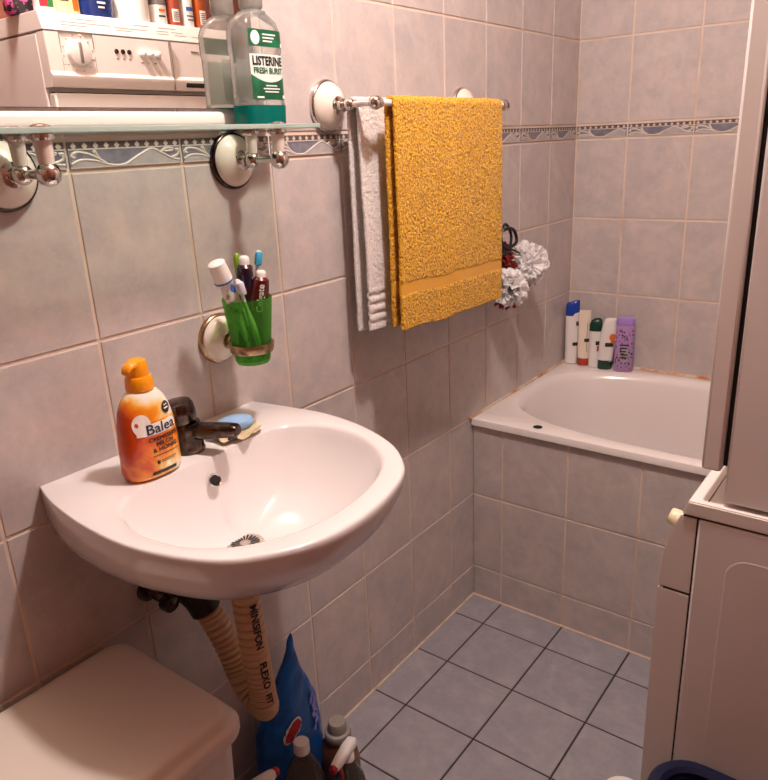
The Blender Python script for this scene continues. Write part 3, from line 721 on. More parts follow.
# ------------------------------------------------------------------ loofahs on a hook
t = thing('wall_hook', 'small hook on the tiled wall behind the towel, carrying the bath puffs', 'hook', (0, 1.40, 1.125))
bm = BM(); lathe(bm, [(0, .0), (0, .02), (.006, .019), (.009, .012), (.01, 0)], axis=(1, 0, 0), n=24); obj('plate', bm, CHROME, t)
bm = BM(); tube(bm, spline([(.008, 0, 0), (.03, 0, -.004), (.05, 0, .002), (.058, 0, .018)], 6), .0045, 12); obj('prong', bm, CHROME, t)
NET = cloth_fuzz('white bath puff netting', '#ffffff', '#fbf5f3', scale=160, transl=.4, strength=.4, rough=.6)
def puff(name, label, c, r, seed, redm):
    rnd = random.Random(seed); t = thing(name, label, 'bath puff', c, 0, 'bath puffs on the hook'); bm = BM()
    for k in range(46):
        d = Vector((rnd.gauss(0, 1), rnd.gauss(0, 1), rnd.gauss(0, 1))).normalized(); u, v, w = frame(d)
        rr = r*rnd.uniform(.42, .62); base = d*r*rnd.uniform(.1, .5); ph, fr = rnd.uniform(0, 6), rnd.choice((5, 6, 7, 8)); n = 36; rings_ = []
        for f, h in ((.08, 0), (.45, .3), (.8, .42), (1, .5)):
            rings_.append([base+(u*math.cos(2*PI*i/n)+v*math.sin(2*PI*i/n))*rr*f+w*(r*h*.8+r*.11*f*math.sin(fr*2*PI*i/n+ph)+r*.06*f*math.sin(15*2*PI*i/n+2*ph)) for i in range(n)])
        rings(bm, rings_, False, False)
    for v in bm.verts:
        l = v.co.length
        if l > r: v.co *= (r+(l-r)*.25)/l
    obj('ruffles', bm, NET, t)
    bm = BM()
    for k in range(4):
        d = Vector((rnd.uniform(-.5, .3), rnd.uniform(-.7, .9), -1)).normalized(); u, v, w = frame(d); n = 20; rings_ = []
        for f, h in ((.05, 0), (.6, .2), (1, .32)): rings_.append([d*r*.78+(u*math.cos(2*PI*i/n)+v*math.sin(2*PI*i/n))*r*.26*f+w*(r*h*.6+r*.1*f*math.sin(5*2*PI*i/n+k)) for i in range(n)])
        rings(bm, rings_, False, False)
    obj('red_ruffle', bm, redm, t)
    return t
REDN = cloth_fuzz('red netting', '#b5344a', '#7e1c2e', scale=160, transl=.3, strength=.3)
puff('bath_puff', 'larger white bath puff hanging right of the yellow towel', (.062, 1.535, 1.027), .066, 4, REDN)
puff('bath_puff', 'smaller white bath puff hanging lower, half hidden by the yellow towel', (.068, 1.415, .975), .058, 9, REDN)
bm = BM(); tube(bm, spline([(.05, 1.40, 1.132), (.066, 1.42, 1.14), (.06, 1.465, 1.125), (.062, 1.47, 1.095), (.058, 1.425, 1.085), (.055, 1.40, 1.10), (.052, 1.398, 1.128)], 10), .0045, 10)
tube(bm, spline([(.05, 1.398, 1.13), (.055, 1.42, 1.15), (.056, 1.45, 1.12), (.058, 1.44, 1.085), (.056, 1.41, 1.07), (.05, 1.39, 1.10)], 10), .004, 10)
tube(bm, spline([(.055, 1.43, 1.085), (.058, 1.46, 1.075), (.06, 1.5, 1.06), (.06, 1.52, 1.05)], 8), .003, 8)
o = obj('cord_loop', bm, P('black cord', '#15151c', .7)); tag(o, 'looped black cord hanging from the hook beside the yellow towel', 'cord')
bm = BM()
rnd = random.Random(3)
for k in range(14):
    c = Vector((.045+rnd.uniform(-.01, .012), 1.432+rnd.uniform(-.022, .026), 1.052+rnd.uniform(-.03, .026))); u, v, w = frame((1, rnd.uniform(-.6, .6), rnd.uniform(-.6, .6))); n = 18
    rings(bm, [[c+(u*math.cos(2*PI*i/n)+v*math.sin(2*PI*i/n))*.022*f+w*(.006*f*math.sin(5*2*PI*i/n+k)) for i in range(n)] for f in (.1, .6, 1)], False, False)
o = obj('bath_puff', bm, cloth_fuzz('dark red netting', '#9a2a22', '#5e1410', scale=160, transl=.3, strength=.3)); tag(o, 'dark red bath puff between the black cord and the white puffs', 'bath puff', 'bath puffs on the hook')

# ------------------------------------------------------------------ five bottles on the bath corner
TZ = .6066
def print_bits(lf, parent, spec):
    """spec: list of (u0,u1,v0,v1,material)"""
    for i, (u0, u1, v0, v1, m_) in enumerate(spec):
        obj('print', lf.patch(u0, u1, v0, v1, .0006, 8, 6), m_, parent, smooth=False)
FR = math.radians(18)          # they look towards the room, a little to the right
t = thing('shampoo_bottle', 'tall white bottle with a royal blue slanted cap on the bath corner', 'bottle', (.030, 1.968, TZ), FR, 'bottles on the bath corner')
lf = Loft([(0, .019, .014, 2.6), (.002, .0215, .0165, 2.6), (.08, .022, .0165, 2.5), (.15, .0235, .0165, 2.5), (.185, .0235, .0165, 2.4)]); bd = obj('body', lf.bm(), P('white bottle gloss', '#e4deda', .25), t)
bm = Loft([(.172, .0205, .0168, 2.4, -.003), (.185, .0236, .0168, 2.4), (.205, .0236, .0166, 2.4), (.216, .0225, .0155, 2.3, .0005), (.2205, .0195, .012, 2.2, .002)]).bm(); bmesh.ops.transform(bm, matrix=Matrix.Identity(4), verts=bm.verts)
for v in bm.verts:
    if v.co.z > .2: v.co.z += (v.co.x)*.25
obj('cap', bm, P('royal blue cap', '#1b3fa0', .25), t)
print_bits(lf, bd, [(.004, .021, .066, .078, INK), (.014, .022, .138, .153, INK)])
t = thing('shampoo_bottle', 'cream tube with a rust red cap at its foot on the bath corner', 'tube', (.076, 1.966, TZ), FR+.1, 'bottles on the bath corner')
lf = Loft([(.026, .020, .0155, 2.2), (.07, .021, .0145, 2.2), (.15, .0205, .008, 2.4), (.19, .0195, .002, 3), (.195, .0195, .0016, 3)]); bd = obj('body', lf.bm(), P('cream tube', '#e6d6c4', .35), t)
obj('cap', Loft([(0, .018, .0145, 2.3), (.002, .0195, .0155, 2.3), (.024, .0195, .0155, 2.3), (.027, .0185, .0145, 2.2)]).bm(), P('rust red cap', '#a83a22', .35), t)
print_bits(lf, bd, [(.000, .017, .085, .097, INK), (.008, .0095, .05, .15, P('brown print', '#5c2410', .5))])
t = thing('shampoo_bottle', 'white bottle with a rounded dark green cap on top on the bath corner', 'bottle', (.117, 1.964, TZ), FR, 'bottles on the bath corner')
lf = Loft([(0, .0185, .0135, 2.5), (.002, .0205, .0155, 2.5), (.07, .0205, .0155, 2.4), (.132, .0215, .0155, 2.4)]); bd = obj('body', lf.bm(), P('white bottle gloss', '#e4deda', .25), t)
DGR = P('dark green cap', '#10382c', .3)
bm = Loft([(.128, .0217, .0158, 2.4), (.15, .0217, .0156, 2.4), (.162, .0185, .014, 2.3, .002), (.170, .012, .009, 2.2, .005), (.1725, .004, .003, 2, .006)]).bm(); obj('cap', bm, DGR, t)
print_bits(lf, bd, [(.002, .0195, .080, .094, P('green black print', '#1c2b1f', .5)), (.007, .018, .058, .077, P('red print', '#b3232f', .5))])
t = thing('shampoo_bottle', 'white bottle with an orange spot standing on its dark green cap', 'bottle', (.161, 1.957, TZ), FR, 'bottles on the bath corner')
lf = Loft([(.03, .024, .0165, 2.4, -.003), (.07, .0255, .017, 2.4, -.001), (.12, .026, .017, 2.4, .003), (.160, .0235, .0155, 2.3, .007), (.174, .019, .012, 2.2, .009), (.178, .010, .006, 2, .010)]); bd = obj('body', lf.bm(), P('white bottle gloss', '#e4deda', .25), t)
obj('cap', Loft([(0, .0205, .014, 2.4, -.005), (.002, .0225, .0155, 2.4, -.005), (.022, .0235, .0162, 2.4, -.004), (.033, .0242, .0167, 2.4, -.003)]).bm(), DGR, t)
print_bits(lf, bd, [(-.006, .021, .082, .096, P('green black print', '#1c2b1f', .5))])
bm = lf.disc(.014, .116, .0095, .012, .001); lf.disc(.017, .100, .007, .006, .001, bm); obj('fruit_print', bm, P('orange print', '#dd6a1d', .5), bd, smooth=False)
t = thing('shower_gel_bottle', 'lilac bottle with dark floral print, rightmost of the five on the bath corner', 'bottle', (.219, 1.962, TZ), FR, 'bottles on the bath corner')
LIL = P('lilac plastic', '#ad8cc0', .35, vary=(28, '#bd86b0', .5, .75))
lf = Loft([(0, .0275, .0175, 2.8), (.003, .0305, .0195, 2.8), (.08, .0305, .0195, 2.8), (.155, .0295, .0195, 2.7), (.162, .0285, .0185, 2.6)]); bd = obj('body', lf.bm(), LIL, t)
obj('cap', Loft([(.160, .029, .019, 2.6), (.1625, .0305, .02, 2.6), (.178, .0300, .0195, 2.6), (.1835, .0285, .0185, 2.5), (.185, .023, .015, 2.4)]).bm(), P('lilac cap', '#a587cf', .35), t)
rnd = random.Random(5); bm = BM(); b2 = BM()
for k in range(80):
    u, v = rnd.uniform(-.026, .026), rnd.uniform(.012, .15)
    lf.disc(u, v, rnd.uniform(.0010, .0036), rnd.uniform(.0010, .0042), .0008, bm if k % 3 else b2, n=8)
for k in range(5): lf.patch(-.014+.002*(k % 2), .013-.003*(k % 3), .092-.011*k, .097-.011*k, .0009, 8, 1, bm)
obj('floral_print', bm, P('plum print', '#2b1c33', .5), bd, smooth=False); obj('pink_print', b2, P('pink print', '#b3447a', .5), bd, smooth=False)
bm = lf.patch(-.016, .016, .035, .085, .0006, 12, 8, shape=lambda a, b: (.5+(a-.5)*(1-.5*abs(2*b-1)**2), b)); obj('label', bm, P('pale grey green label', '#a9a8a0', .5), bd)

# ------------------------------------------------------------------ washing machine and dryer
WX0, WX1, WY0, WY1 = .79, 1.385, .648, 1.246
t = thing('washing_machine', 'white washing machine with a curved front, standing under the dryer', 'washing machine', ((WX0+WX1)/2, .95, 0))
bm = BM(); box(bm, WX0, WX1, WY0, WY1, .02, .8235, bev=.004); cab = obj('cabinet', bm, APPL, t, world=True, angle=20)
def extr(prof, y0, y1, bm, mi=0, bev=.0015):
    T = BM(); a = [T.verts.new((x, y0, z)) for x, z in prof]; f = face(T, a); r = bmesh.ops.extrude_face_region(T, geom=[f])
    for v in r['geom']:
        if isinstance(v, bmesh.types.BMVert): v.co.y = y1
    T.normal_update()
    if bev: bmesh.ops.bevel(T, geom=[e for e in T.edges if e.is_manifold and e.calc_face_angle() > 1.2], offset=bev, segments=2, affect='EDGES')
    merge(bm, T, mi)
bm = BM(); extr([(.7893, .024), (.7893, .688), (.7405, .688), (.7390, .60), (.7400, .4), (.743, .024)], WY0+.0015, WY1-.0015, bm); obj('front_panel', bm, APPL2, t, world=True, angle=20)
bm = BM(); extr([(.7893, .691), (.7893, .8225), (.7645, .8225), (.7565, .803), (.749, .778), (.7435, .748), (.7405, .715), (.7405, .691)], WY0+.0015, WY1-.0015, bm); fas = obj('control_fascia', bm, APPL2, t, world=True, angle=30)
bm = BM(); extr([(WX1, .8265), (WX1, .85), (.7765, .85), (.7735, .848), (.7655, .8265)], WY0-.001, WY1+.001, bm, bev=.002); obj('lid', bm, APPL2, t, world=True, angle=20)
bm = BM(); box(bm, .7985, .8, WY0+.012, WY1-.01, .8499, .8505); obj('lid_groove', bm, P('grey seam', '#6d625b', .7), t, world=True)
kb = Vector((.7495, .70, .788)); kn = Vector((-.97, 0, .25)).normalized()
bm = BM(); lathe(bm, [(-.004, .0), (-.004, .014), (.004, .0145), (.011, .0135), (.014, .012), (.015, .0)], kb, kn, 28); obj('program_knob', bm, P('cream knob', '#e3d5b4', .4), fas, world=True)
# raised field pressed into the side
def rrect(x0, x1, z0, z1, r, n=6):
    out = []
    for cx_, cz_, a0 in ((x1-r, z1-r, 0), (x0+r, z1-r, PI/2), (x0+r, z0+r, PI), (x1-r, z0+r, 1.5*PI)):
        for i in range(n+1): a = a0+PI/2*i/n; out.append((cx_+r*math.cos(a), cz_+r*math.sin(a)))
    return out
def field(x0, x1, z0, z1, y, r):
    bm = BM(); R0 = [Vector((x, y+.0006, z)) for x, z in rrect(x0, x1, z0, z1, r)]; R1 = [Vector((x, y-.0004, z)) for x, z in rrect(x0+.005, x1-.005, z0+.005, z1-.005, r-.005)]; R2 = [Vector((x, y-.0002, z)) for x, z in rrect(x0+.011, x1-.011, z0+.011, z1-.011, r-.009)]
    rings(bm, [R0, R1, R2], False, True); return bm
obj('side_field', field(.832, 1.35, .07, .778, WY0, .035), APPL, t, world=True, angle=12)
for x in (.82, 1.35):
    for y in (WY0+.04, WY1-.04): bm = BM(); lathe(bm, [(0, .0), (0, .022), (.02, .02), (.0215, 0)], (x, y, 0), n=20); obj('foot', bm, BLACK, t, world=True)
# seams
bm = BM(); box(bm, .7484, .7885, WY0+.0025, WY1-.0025, .6878, .6912); box(bm, .7882, .7903, WY0+.002, WY1-.002, .025, .822); box(bm, .7682, WX1-.003, WY0+.0025, WY1-.003, .8222, .8268); obj('seam', bm, P('brown seam', '#3a2a24', .8), t, world=True, smooth=False)

DX0, DY0, DY1, DZ0 = .819, .655, 1.253, .8565
t = thing('tumble_dryer', 'white tumble dryer stacked on top of the washing machine', 'dryer', (1.1, .954, DZ0))
bm = BM(); box(bm, DX0, 1.385, DY0, DY1, DZ0, 1.664, bev=.004); obj('cabinet', bm, P('white dryer enamel', '#e4dcd8', .35), t, world=True, angle=20)
bm = BM(); box(bm, .784, .8115, DY0+.0015, DY1-.0015, .902, 1.526, bev=.004); obj('front_panel', bm, APPL2, t, world=True, angle=20)
bm = BM(); box(bm, .8115, .8195, DY0+.012, DY1-.012, .91, 1.53); obj('gasket', bm, BLACK, t, world=True)
FX = .784
bm = BM(); extr([(DX0+.0005, 1.5385), (DX0+.0005, 1.664), (.7845, 1.664), (.783, 1.62), (.782, 1.575), (.7745, 1.566), (.7745, 1.56), (.781, 1.5385)], DY0, DY1, bm, bev=.001); fas = obj('control_fascia', bm, APPL2, t, world=True, angle=30)
bm = BM(); extr([(1.385, 1.6665), (1.385, 1.710), (.800, 1.710), (.797, 1.708), (.7848, 1.6665)], DY0, DY1, bm, bev=.0015); lid = obj('lid', bm, APPL2, t, world=True, angle=20)
# dial near the front edge, lamps, buttons, drawer
def disc_on(bm, y, z, r, x0, x1, n=32, k=.9): lathe(bm, [(0, 0), (0, r), (x1-x0, r*k), (x1-x0+.001, r*k*.9), (x1-x0+.001, 0)], (x0, y, z), (-1, 0, 0), n)
dy = DY0+.082; dz = 1.618
bm = BM(); disc_on(bm, dy, dz, .0325, .7845, .798, 40); dial = obj('dial', bm, WHITEP, fas, world=True)
bm = BM(); box(bm, .7680, .7702, dy-.0042, dy+.0042, dz-.024, dz+.024, bev=.001)
box(bm, .7672, .7682, dy-.0006, dy+.0006, dz+.008, dz+.024); obj('dial_grip', bm, P('grey print', '#8d837c', .5), fas, world=True)
bm = BM(); disc_on(bm, dy, dz, .0335, .7845, .7850, 40, 1); obj('dial_rim', bm, INK, fas, world=True)
bm = BM(); PX = .7822
def bar(y0, y1, z0, z1): box(bm, PX-.0002-.0, PX+.003, y0, y1, z0, z1)
S = .045
for y0, y1, z0, z1 in ((dy-S, dy+S*.2, dz+S-.0005, dz+S+.0005), (dy+S*.35, dy+S, dz+S-.0005, dz+S+.0005), (dy-S, dy+S, dz-S-.0005, dz-S+.0005), (dy-S-.0005, dy-S+.0005, dz-S, dz-S*.3), (dy-S-.0005, dy-S+.0005, dz, dz+S), (dy+S-.0005, dy+S+.0005, dz-S, dz-.006), (dy+S-.0005, dy+S+.0005, dz+.012, dz+S), (dy-S, dy-S*.7, dz-S*.62, dz-S*.62+.001), (dy+S*.75, dy+S, dz-S*.3, dz-S*.3+.001)): bar(y0, y1, z0, z1)
for k in range(12):
    a = 2*PI*k/12+.2; bar(dy+.041*math.cos(a)-.0016, dy+.041*math.cos(a)+.0016, dz+.041*math.sin(a)-.0012, dz+.041*math.sin(a)+.0012)
obj('dial_scale', bm, P('grey print', '#8d837c', .5), fas, world=True, smooth=False); bm = BM()
for k in range(3): bar(DY0+.189+.019*k, DY0+.196+.019*k, 1.611, 1.613)
obj('lamp_symbols', bm, P('grey print', '#8d837c', .5), fas, world=True, smooth=False); bm = BM()
for k in range(3): bar(DY0+.263+.021*k, DY0+.271+.021*k, 1.604+.002*(k % 2), 1.607)
obj('button_symbols', bm, P('grey print', '#8d837c', .5), fas, world=True, smooth=False); bm = BM()
bar(DY0+.435, DY0+.462, 1.640, 1.644)
obj('drawer_print', bm, P('grey print', '#8d837c', .5), fas, world=True, smooth=False)
for k in range(3):
    bm = BM(); disc_on(bm, DY0+.192+.019*k, 1.629, .0062, .7838, .7818, 20, 1); lathe(bm, [(0, 0), (0, .0062), (.0025, .0058), (.003, 0)], (.7832, DY0+.192+.019*k, 1.629), (-1, 0, 0), 20); obj('pilot_lamp', bm, P('dark brown lens', '#3a1a12', .2), fas, world=True)
for k in range(3):
    bm = BM(); lathe(bm, [(0, 0), (0, .0095), (.012, .0085), (.014, .006), (.0145, 0)], (.7835, DY0+.27+.023*k, 1.627), (-1, 0, 0), 24); obj('push_button', bm, WHITEP, fas, world=True)
bm = BM(); box(bm, .7735, .784, DY0+.3595, DY0+.3608, 1.54, 1.662); obj('drawer_seam', bm, P('grey seam', '#6d625b', .7), fas, world=True)
bm = BM(); box(bm, .7738, .785, DY0+.40, DY0+.56, 1.5475, 1.560, bev=.003); obj('drawer_recess', bm, DARK, fas, world=True)
bm = BM(); 
def lp(y, z, e=.0005):   # on the slanted lid front
    f = (z-1.6665)/(1.708-1.6665); return Vector((.7848+f*(.797-.7848)-e, y, z))
for y0, y1, z in ((.09, .15, 1.697), (.05, .19, 1.688), (.05, .12, 1.681), (.2, .3, 1.686), (.2, .25, 1.680), (.26, .31, 1.697), (.34, .40, 1.697), (.33, .37, 1.688), (.38, .42, 1.688), (.33, .37, 1.681), (.39, .43, 1.681), (.45, .5, 1.681)):
    poly(bm, [lp(DY0+y0, z), lp(DY0+y1, z), lp(DY0+y1, z+.0014), lp(DY0+y0, z+.0014)])
obj('print', bm, P('grey print', '#8d837c', .5), lid, world=True, smooth=False)
bm = BM(); box(bm, DX0+.002, 1.38, DY0-.0002, DY0+.003, 1.6635, 1.6668); box(bm, .785, .82, DY0+.0005, DY1-.002, 1.6635, 1.6668); obj('seam', bm, P('grey seam', '#6d625b', .7), t, world=True)
for x in (.86, 1.34):
    for y in (DY0+.04, DY1-.04): bm = BM(); lathe(bm, [(-.0060, .0), (-.0060, .022), (.001, .022), (.0012, 0)], (x, y, DZ0), n=20); obj('foot', bm, BLACK, t, world=True)
# bottles and pots on the dryer, seen in the mirror
LZ = 1.7104
def topper(name, label, cat, x, y, secs, m_, cap=None, capm=None, lab=None, labm=None, rot=-PI/2, extra=None):
    t = thing(name, label, cat, (x, y, LZ), rot, 'toiletries on the dryer top'); lf = Loft(secs); b = obj('body', lf.bm(40), m_, t)
    if cap: obj('cap', Loft(cap).bm(32), capm, t)
    if lab: obj('label', lf.patch(*lab, .0006, 14, 8), labm, b)
    for e in (extra or []): obj('print', lf.patch(*e[:4], .0012, 6, 3), e[4], b, smooth=False)
PLW = P('paper white label', '#e8e4dc', .5); AMB = P('amber plastic', '#a04a1c', .3); TERR = P('terracotta plastic', '#9c4a34', .35); NAV = P('navy plastic', '#152a66', .25); GRY = P('grey plastic', '#6f6a68', .4)
def straight(rx, ry, h, n=2.4): return [(0, rx*.94, ry*.94, n), (.003, rx, ry, n), (h-.012, rx, ry, n), (h-.004, rx*.9, ry*.9, n), (h, rx*.6, ry*.6, n)]
def capat(h, r, l): return [(h-.002, r, r, 2), (h+l-.003, r*.95, r*.95, 2), (h+l, r*.8, r*.8, 2)]
topper('cosmetics_pouch', 'pink and black patterned bag on the near end of the dryer top', 'bag', .90, .690, [(0, .05, .028, 2.6), (.01, .055, .032, 2.5), (.05, .053, .028, 2.4), (.08, .048, .012, 2.4), (.085, .046, .006, 2.4)], P('pink and black print', '#c24a83', .5, vary=(45, '#1b1416', .5, .54)))
topper('cream_tube', 'white tube with green and red print near the left end of the dryer top', 'tube', .836, .700, straight(.026, .018, .13), WHITEP, capat(.13, .014, .02), GRN, (-.014, .02, .012, .05), P('green patch', '#2c7a3a', .5), extra=[(.002, .02, .014, .03, P('red print', '#b3232f', .5))])
topper('cleaner_bottle', 'pale yellow-green bottle with an orange print on the dryer top, beside the navy bottle', 'bottle', .84, .757, straight(.036, .022, .17), P('yellow green plastic', '#c8cf8a', .35), capat(.17, .016, .025), WHITEP, (-.03, .03, .005, .06), P('pale label', '#d8d49a', .5), extra=[(-.026, -.008, .010, .04, P('orange print', '#dd6a1d', .5)), (.002, .024, .03, .036, INK)])
topper('cream_bottle', 'rounded navy blue bottle on the dryer top with white print', 'bottle',   .838, .842, [(0, .036, .022, 2.2), (.004, .046, .026, 2.2), (.06, .050, .028, 2.2), (.12, .034, .022, 2.2), (.15, .018, .016, 2)], NAV, capat(.15, .016, .02), WHITEP, extra=[(-.012, .012, .032, .037, WHITEINK), (-.008, .01, .022, .026, WHITEINK)])
topper('shampoo_bottle', 'slim dark red bottle on the dryer top behind the navy one', 'bottle', .87, .893, straight(.016, .016, .18), P('dark red plastic', '#5e141c', .3), capat(.18, .012, .02), BLACK)
topper('paper_roll', 'white ribbed roll standing on the dryer top', 'roll', .855, .955, [(0, .05, .05, 2), (.002, .052, .052, 2), (.16, .052, .052, 2), (.162, .05, .05, 2)], P('white paper', '#e9e4de', .8, bump=(60, .4, .002)))
topper('shampoo_bottle', 'tall dark red bottle on the dryer top, half hidden by the white roll', 'bottle', .90, 1.01, straight(.02, .018, .2), P('dark red plastic', '#5e141c', .3), capat(.2, .014, .02), BLACK)
topper('spray_can', 'grey topped white bottle on the dryer top next to the roll', 'bottle', .838, 1.035, straight(.024, .02, .12), PLW, [(.05, .0245, .0205, 2.4), (.125, .0245, .0205, 2.4), (.13, .02, .017, 2.4)], GRY, extra=[(-.01, .012, .02, .024, NAVYINK), (-.01, .01, .034, .04, P('orange print', '#dd6a1d', .5))])
topper('lotion_bottle', 'terracotta brown bottle with a white label on the dryer top', 'bottle', .838, 1.088, straight(.023, .018, .15), TERR, capat(.15, .014, .02), WHITEP, (-.006, .015, .012, .045), PLW, extra=[(-.004, .013, .016+.005*k, .018+.005*k, INK) for k in range(5)])
topper('lotion_bottle', 'white bottle with blue print on the dryer top between two brown bottles', 'bottle', .838, 1.135, straight(.019, .017, .16), PLW, capat(.16, .013, .02), NAV, extra=[(-.012, .012, .045, .055, P('blue print', '#2d5fa8', .4)), (-.012, .010, .02, .023, NAVYINK), (-.012, .012, .03, .033, NAVYINK)])
topper('lotion_bottle', 'amber bottle with a pale label at the far end of the dryer top', 'bottle', .838, 1.183, straight(.022, .018, .17), AMB, capat(.17, .014, .02), BLACK, (-.008, .012, .012, .05), PLW, extra=[(-.006, .010, .016+.005*k, .018+.005*k, INK) for k in range(6)])

# ------------------------------------------------------------------ bin under the washbasin
t = thing('waste_bin', 'white plastic bin with a rounded lid under the left end of the washbasin', 'bin', (.165, -.06, 0))
def rr3(x0, x1, y0, y1, z, r): return [Vector((x, y, z)) for x, y in rrect(x0, x1, y0, y1, r, 8)]
BINW = P('off-white bin plastic', '#ddd2c6', .35)
bx0, bx1, by0, by1 = .008, .318, -.30, .150
bm = BM(); rings(bm, [rr3(bx0+.035, bx1-.035, by0+.035, by1-.035, 0, .03), rr3(bx0+.03, bx1-.03, by0+.03, by1-.03, .006, .03), rr3(bx0+.012, bx1-.012, by0+.012, by1-.012, .575, .035)]); obj('bucket', bm, BINW, t, world=True)
bm = BM(); L_ = []
for ins, z, r in ((.006, .570, .035), (.001, .571, .04), (0, .575, .04), (0, .586, .04), (.003, .591, .038), (.008, .594, .036), (.011, .598, .035), (.013, .606, .033), (.017, .612, .03), (.024, .6150, .025), (.04, .6158, .012)): L_.append(rr3(bx0+ins, bx1-ins, by0+ins, by1-ins, z, r))
rings(bm, L_); obj('lid', bm, BINW, t, world=True)

# ------------------------------------------------------------------ cleaning things on the floor under the washbasin
t = thing('detergent_pouch', 'blue plastic refill pouch with a pointed top, standing under the washbasin', 'pouch', (.072, .438, 0))
bm = BM(); rs = []; N = 48
for z, rx, ry, dy_ in ((0, .030, .075, 0), (.004, .036, .088, 0), (.08, .040, .088, 0), (.18, .035, .090, 0), (.25, .028, .082, .0), (.30, .02, .058, .006), (.335, .014, .036, .014), (.37, .009, .018, .022), (.41, .005, .008, .028), (.43, .0015, .002, .03)):
    rs.append([Vector((rx*math.cos(2*PI*i/N)*(1+.10*noise.noise(Vector((i*.7, z*14, 2)))), dy_+ry*sgnpow(math.sin(2*PI*i/N), .9)*(1+.07*noise.noise(Vector((i*.45, z*20, 5)))), z)) for i in range(N)])
rs2 = [rs[0]]
for a, b in zip(rs, rs[1:]):
    for k in range(1, 5): rs2.append([p.lerp(q, k/4)+Vector((.0045*noise.noise((p.lerp(q, k/4)*38)+Vector((3, 1, 2))), 0, 0)) for p, q in zip(a, b)])
rings(bm, rs2); pb = obj('bag', bm, P('blue film', '#0f5fb4', .3, vary=(18, '#0b4a96', .45, .65), bump=(45, .5, .004)), t)
def pouch_pt(u, v, e=.003):
    k = min(range(len(rs2)), key=lambda i: abs(rs2[i][0].z-v)); r = rs2[k]; best = min((p for p in r if p.x > 0), key=lambda p: abs(p.y-u)); return Vector((best.x+e, u, v))
def pouch_ell(cu, cv, ru, rv, e, tilt=0):
    bm = BM(); c = bm.verts.new(pouch_pt(cu, cv, e)); n = 28; out = []
    for i in range(n):
        a = 2*PI*i/n; x, y = ru*math.cos(a), rv*math.sin(a); out.append(bm.verts.new(pouch_pt(cu+x*math.cos(tilt)-y*math.sin(tilt), cv+x*math.sin(tilt)+y*math.cos(tilt), e)))
    for i in range(n): face(bm, [c, out[i], out[(i+1) % n]])
    return bm
obj('emblem', pouch_ell(-.018, .232, .030, .018, .0035, .6), WHITEINK, pb, smooth=False); obj('emblem', pouch_ell(-.018, .232, .026, .014, .005, .6), P('red emblem', '#a51a24', .4), pb, smooth=False)
bm = BM()
for k in range(5): merge(bm, pouch_ell(.052+.004*(k % 2), .262-.016*k, .014, .004, .004, .9))
obj('side_print', bm, P('lilac print', '#8a84c0', .5), pb, smooth=False)
# spray heads
def trigger(t, z, head, trig, ang=0, tipm=None):
    bm = BM(); secs = []
    for x, zc, ry, rz in ((-.030, .020, .006, .006), (-.022, .022, .0115, .012), (.0, .024, .0125, .0135), (.028, .024, .0115, .0115), (.05, .0235, .0095, .009), (.056, .0235, .007, .007)):
        secs.append([Vector((x, ry*sgnpow(math.cos(2*PI*i/24), .75), z+zc+rz*sgnpow(math.sin(2*PI*i/24), .75))) for i in range(24)])
    rings(bm, secs); lathe(bm, [(-.002, .0), (-.002, .014), (.012, .0135), (.018, .010), (.02, 0)], (0, 0, z), n=24)
    h = obj('spray_head', bm, head, t)
    bm = BM(); tube(bm, spline([(.034, 0, z+.017), (.033, 0, z+.002), (.028, 0, z-.014), (.03, 0, z-.03), (.037, 0, z-.04)], 6), lambda s: .006-.002*s, 12); obj('trigger', bm, trig, h)
    bm = BM(); lathe(bm, [(0, 0), (0, .0085), (.006, .0085), (.010, .006), (.0105, 0)], (.0545, 0, z+.0235), (1, 0, 0), 20); obj('nozzle', bm, tipm or trig, h)
REDP = P('red plastic', '#a3121a', .3)
t = thing('plastic_bottle', 'clear plastic bottle with a white screw cap among the cleaners on the floor', 'bottle', (.178, .372, 0), 0, 'cleaners under the washbasin')
lf = Loft([(0, .036, .036, 2), (.004, .041, .041, 2), (.14, .041, .041, 2), (.19, .040, .040, 2), (.225, .030, .030, 2), (.25, .017, .017, 2), (.258, .0135, .0135, 2), (.27, .0135, .0135, 2)])
obj('body', lf.bm(40, close=False), clear('clear cleaner bottle', '#e4e0da', 1, .06, '#c0b8b0', .2), t)
bm = BM(); lathe(bm, [(.262, .0), (.262, .0155), (.264, .016), (.284, .0155), (.286, .014), (.2865, 0)], n=32); obj('screw_cap', bm, WHITEP, t)
t = thing('plastic_bottle', 'brown bottle with a grey cap on the floor beside the blue pouch', 'bottle', (.124, .532, 0), .15, 'cleaners under the washbasin')
BR = t
lf = Loft([(0, .040, .031, 2.3), (.004, .046, .036, 2.3), (.08, .047, .037, 2.3), (.115, .041, .034, 2.2), (.14, .024, .024, 2), (.15, .022, .022, 2)])
obj('body', lf.bm(40), P('brown bottle plastic', '#6e4326', .25), t)
bm = BM(); lathe(bm, [(.138, .0), (.138, .0285), (.141, .0295), (.152, .0295), (.156, .0275), (.158, .0215), (.176, .0205), (.181, .018), (.182, 0)], n=32); obj('cap', bm, P('grey cap plastic', '#8d857d', .4), t)
t = thing('spray_bottle', 'clear spray bottle with white head and red trigger, rightmost cleaner on the floor', 'spray bottle', (.212, .464, 0), math.radians(-78), 'cleaners under the washbasin')
lf = Loft([(0, .036, .027, 2.4), (.004, .041, .032, 2.4), (.10, .041, .032, 2.4), (.135, .034, .028, 2.2), (.165, .018, .017, 2), (.185, .0135, .0135, 2)])
obj('body', lf.bm(40, close=False), clear('clear spray plastic', '#d8d0c4', 1, .05, '#b0a494', .15), t)
obj('label', lf.patch(-.03, .03, .03, .1, .0008, 12, 8), P('brown flowered label', '#5c4632', .5, vary=(40, '#86745c', .4, .6)), t)
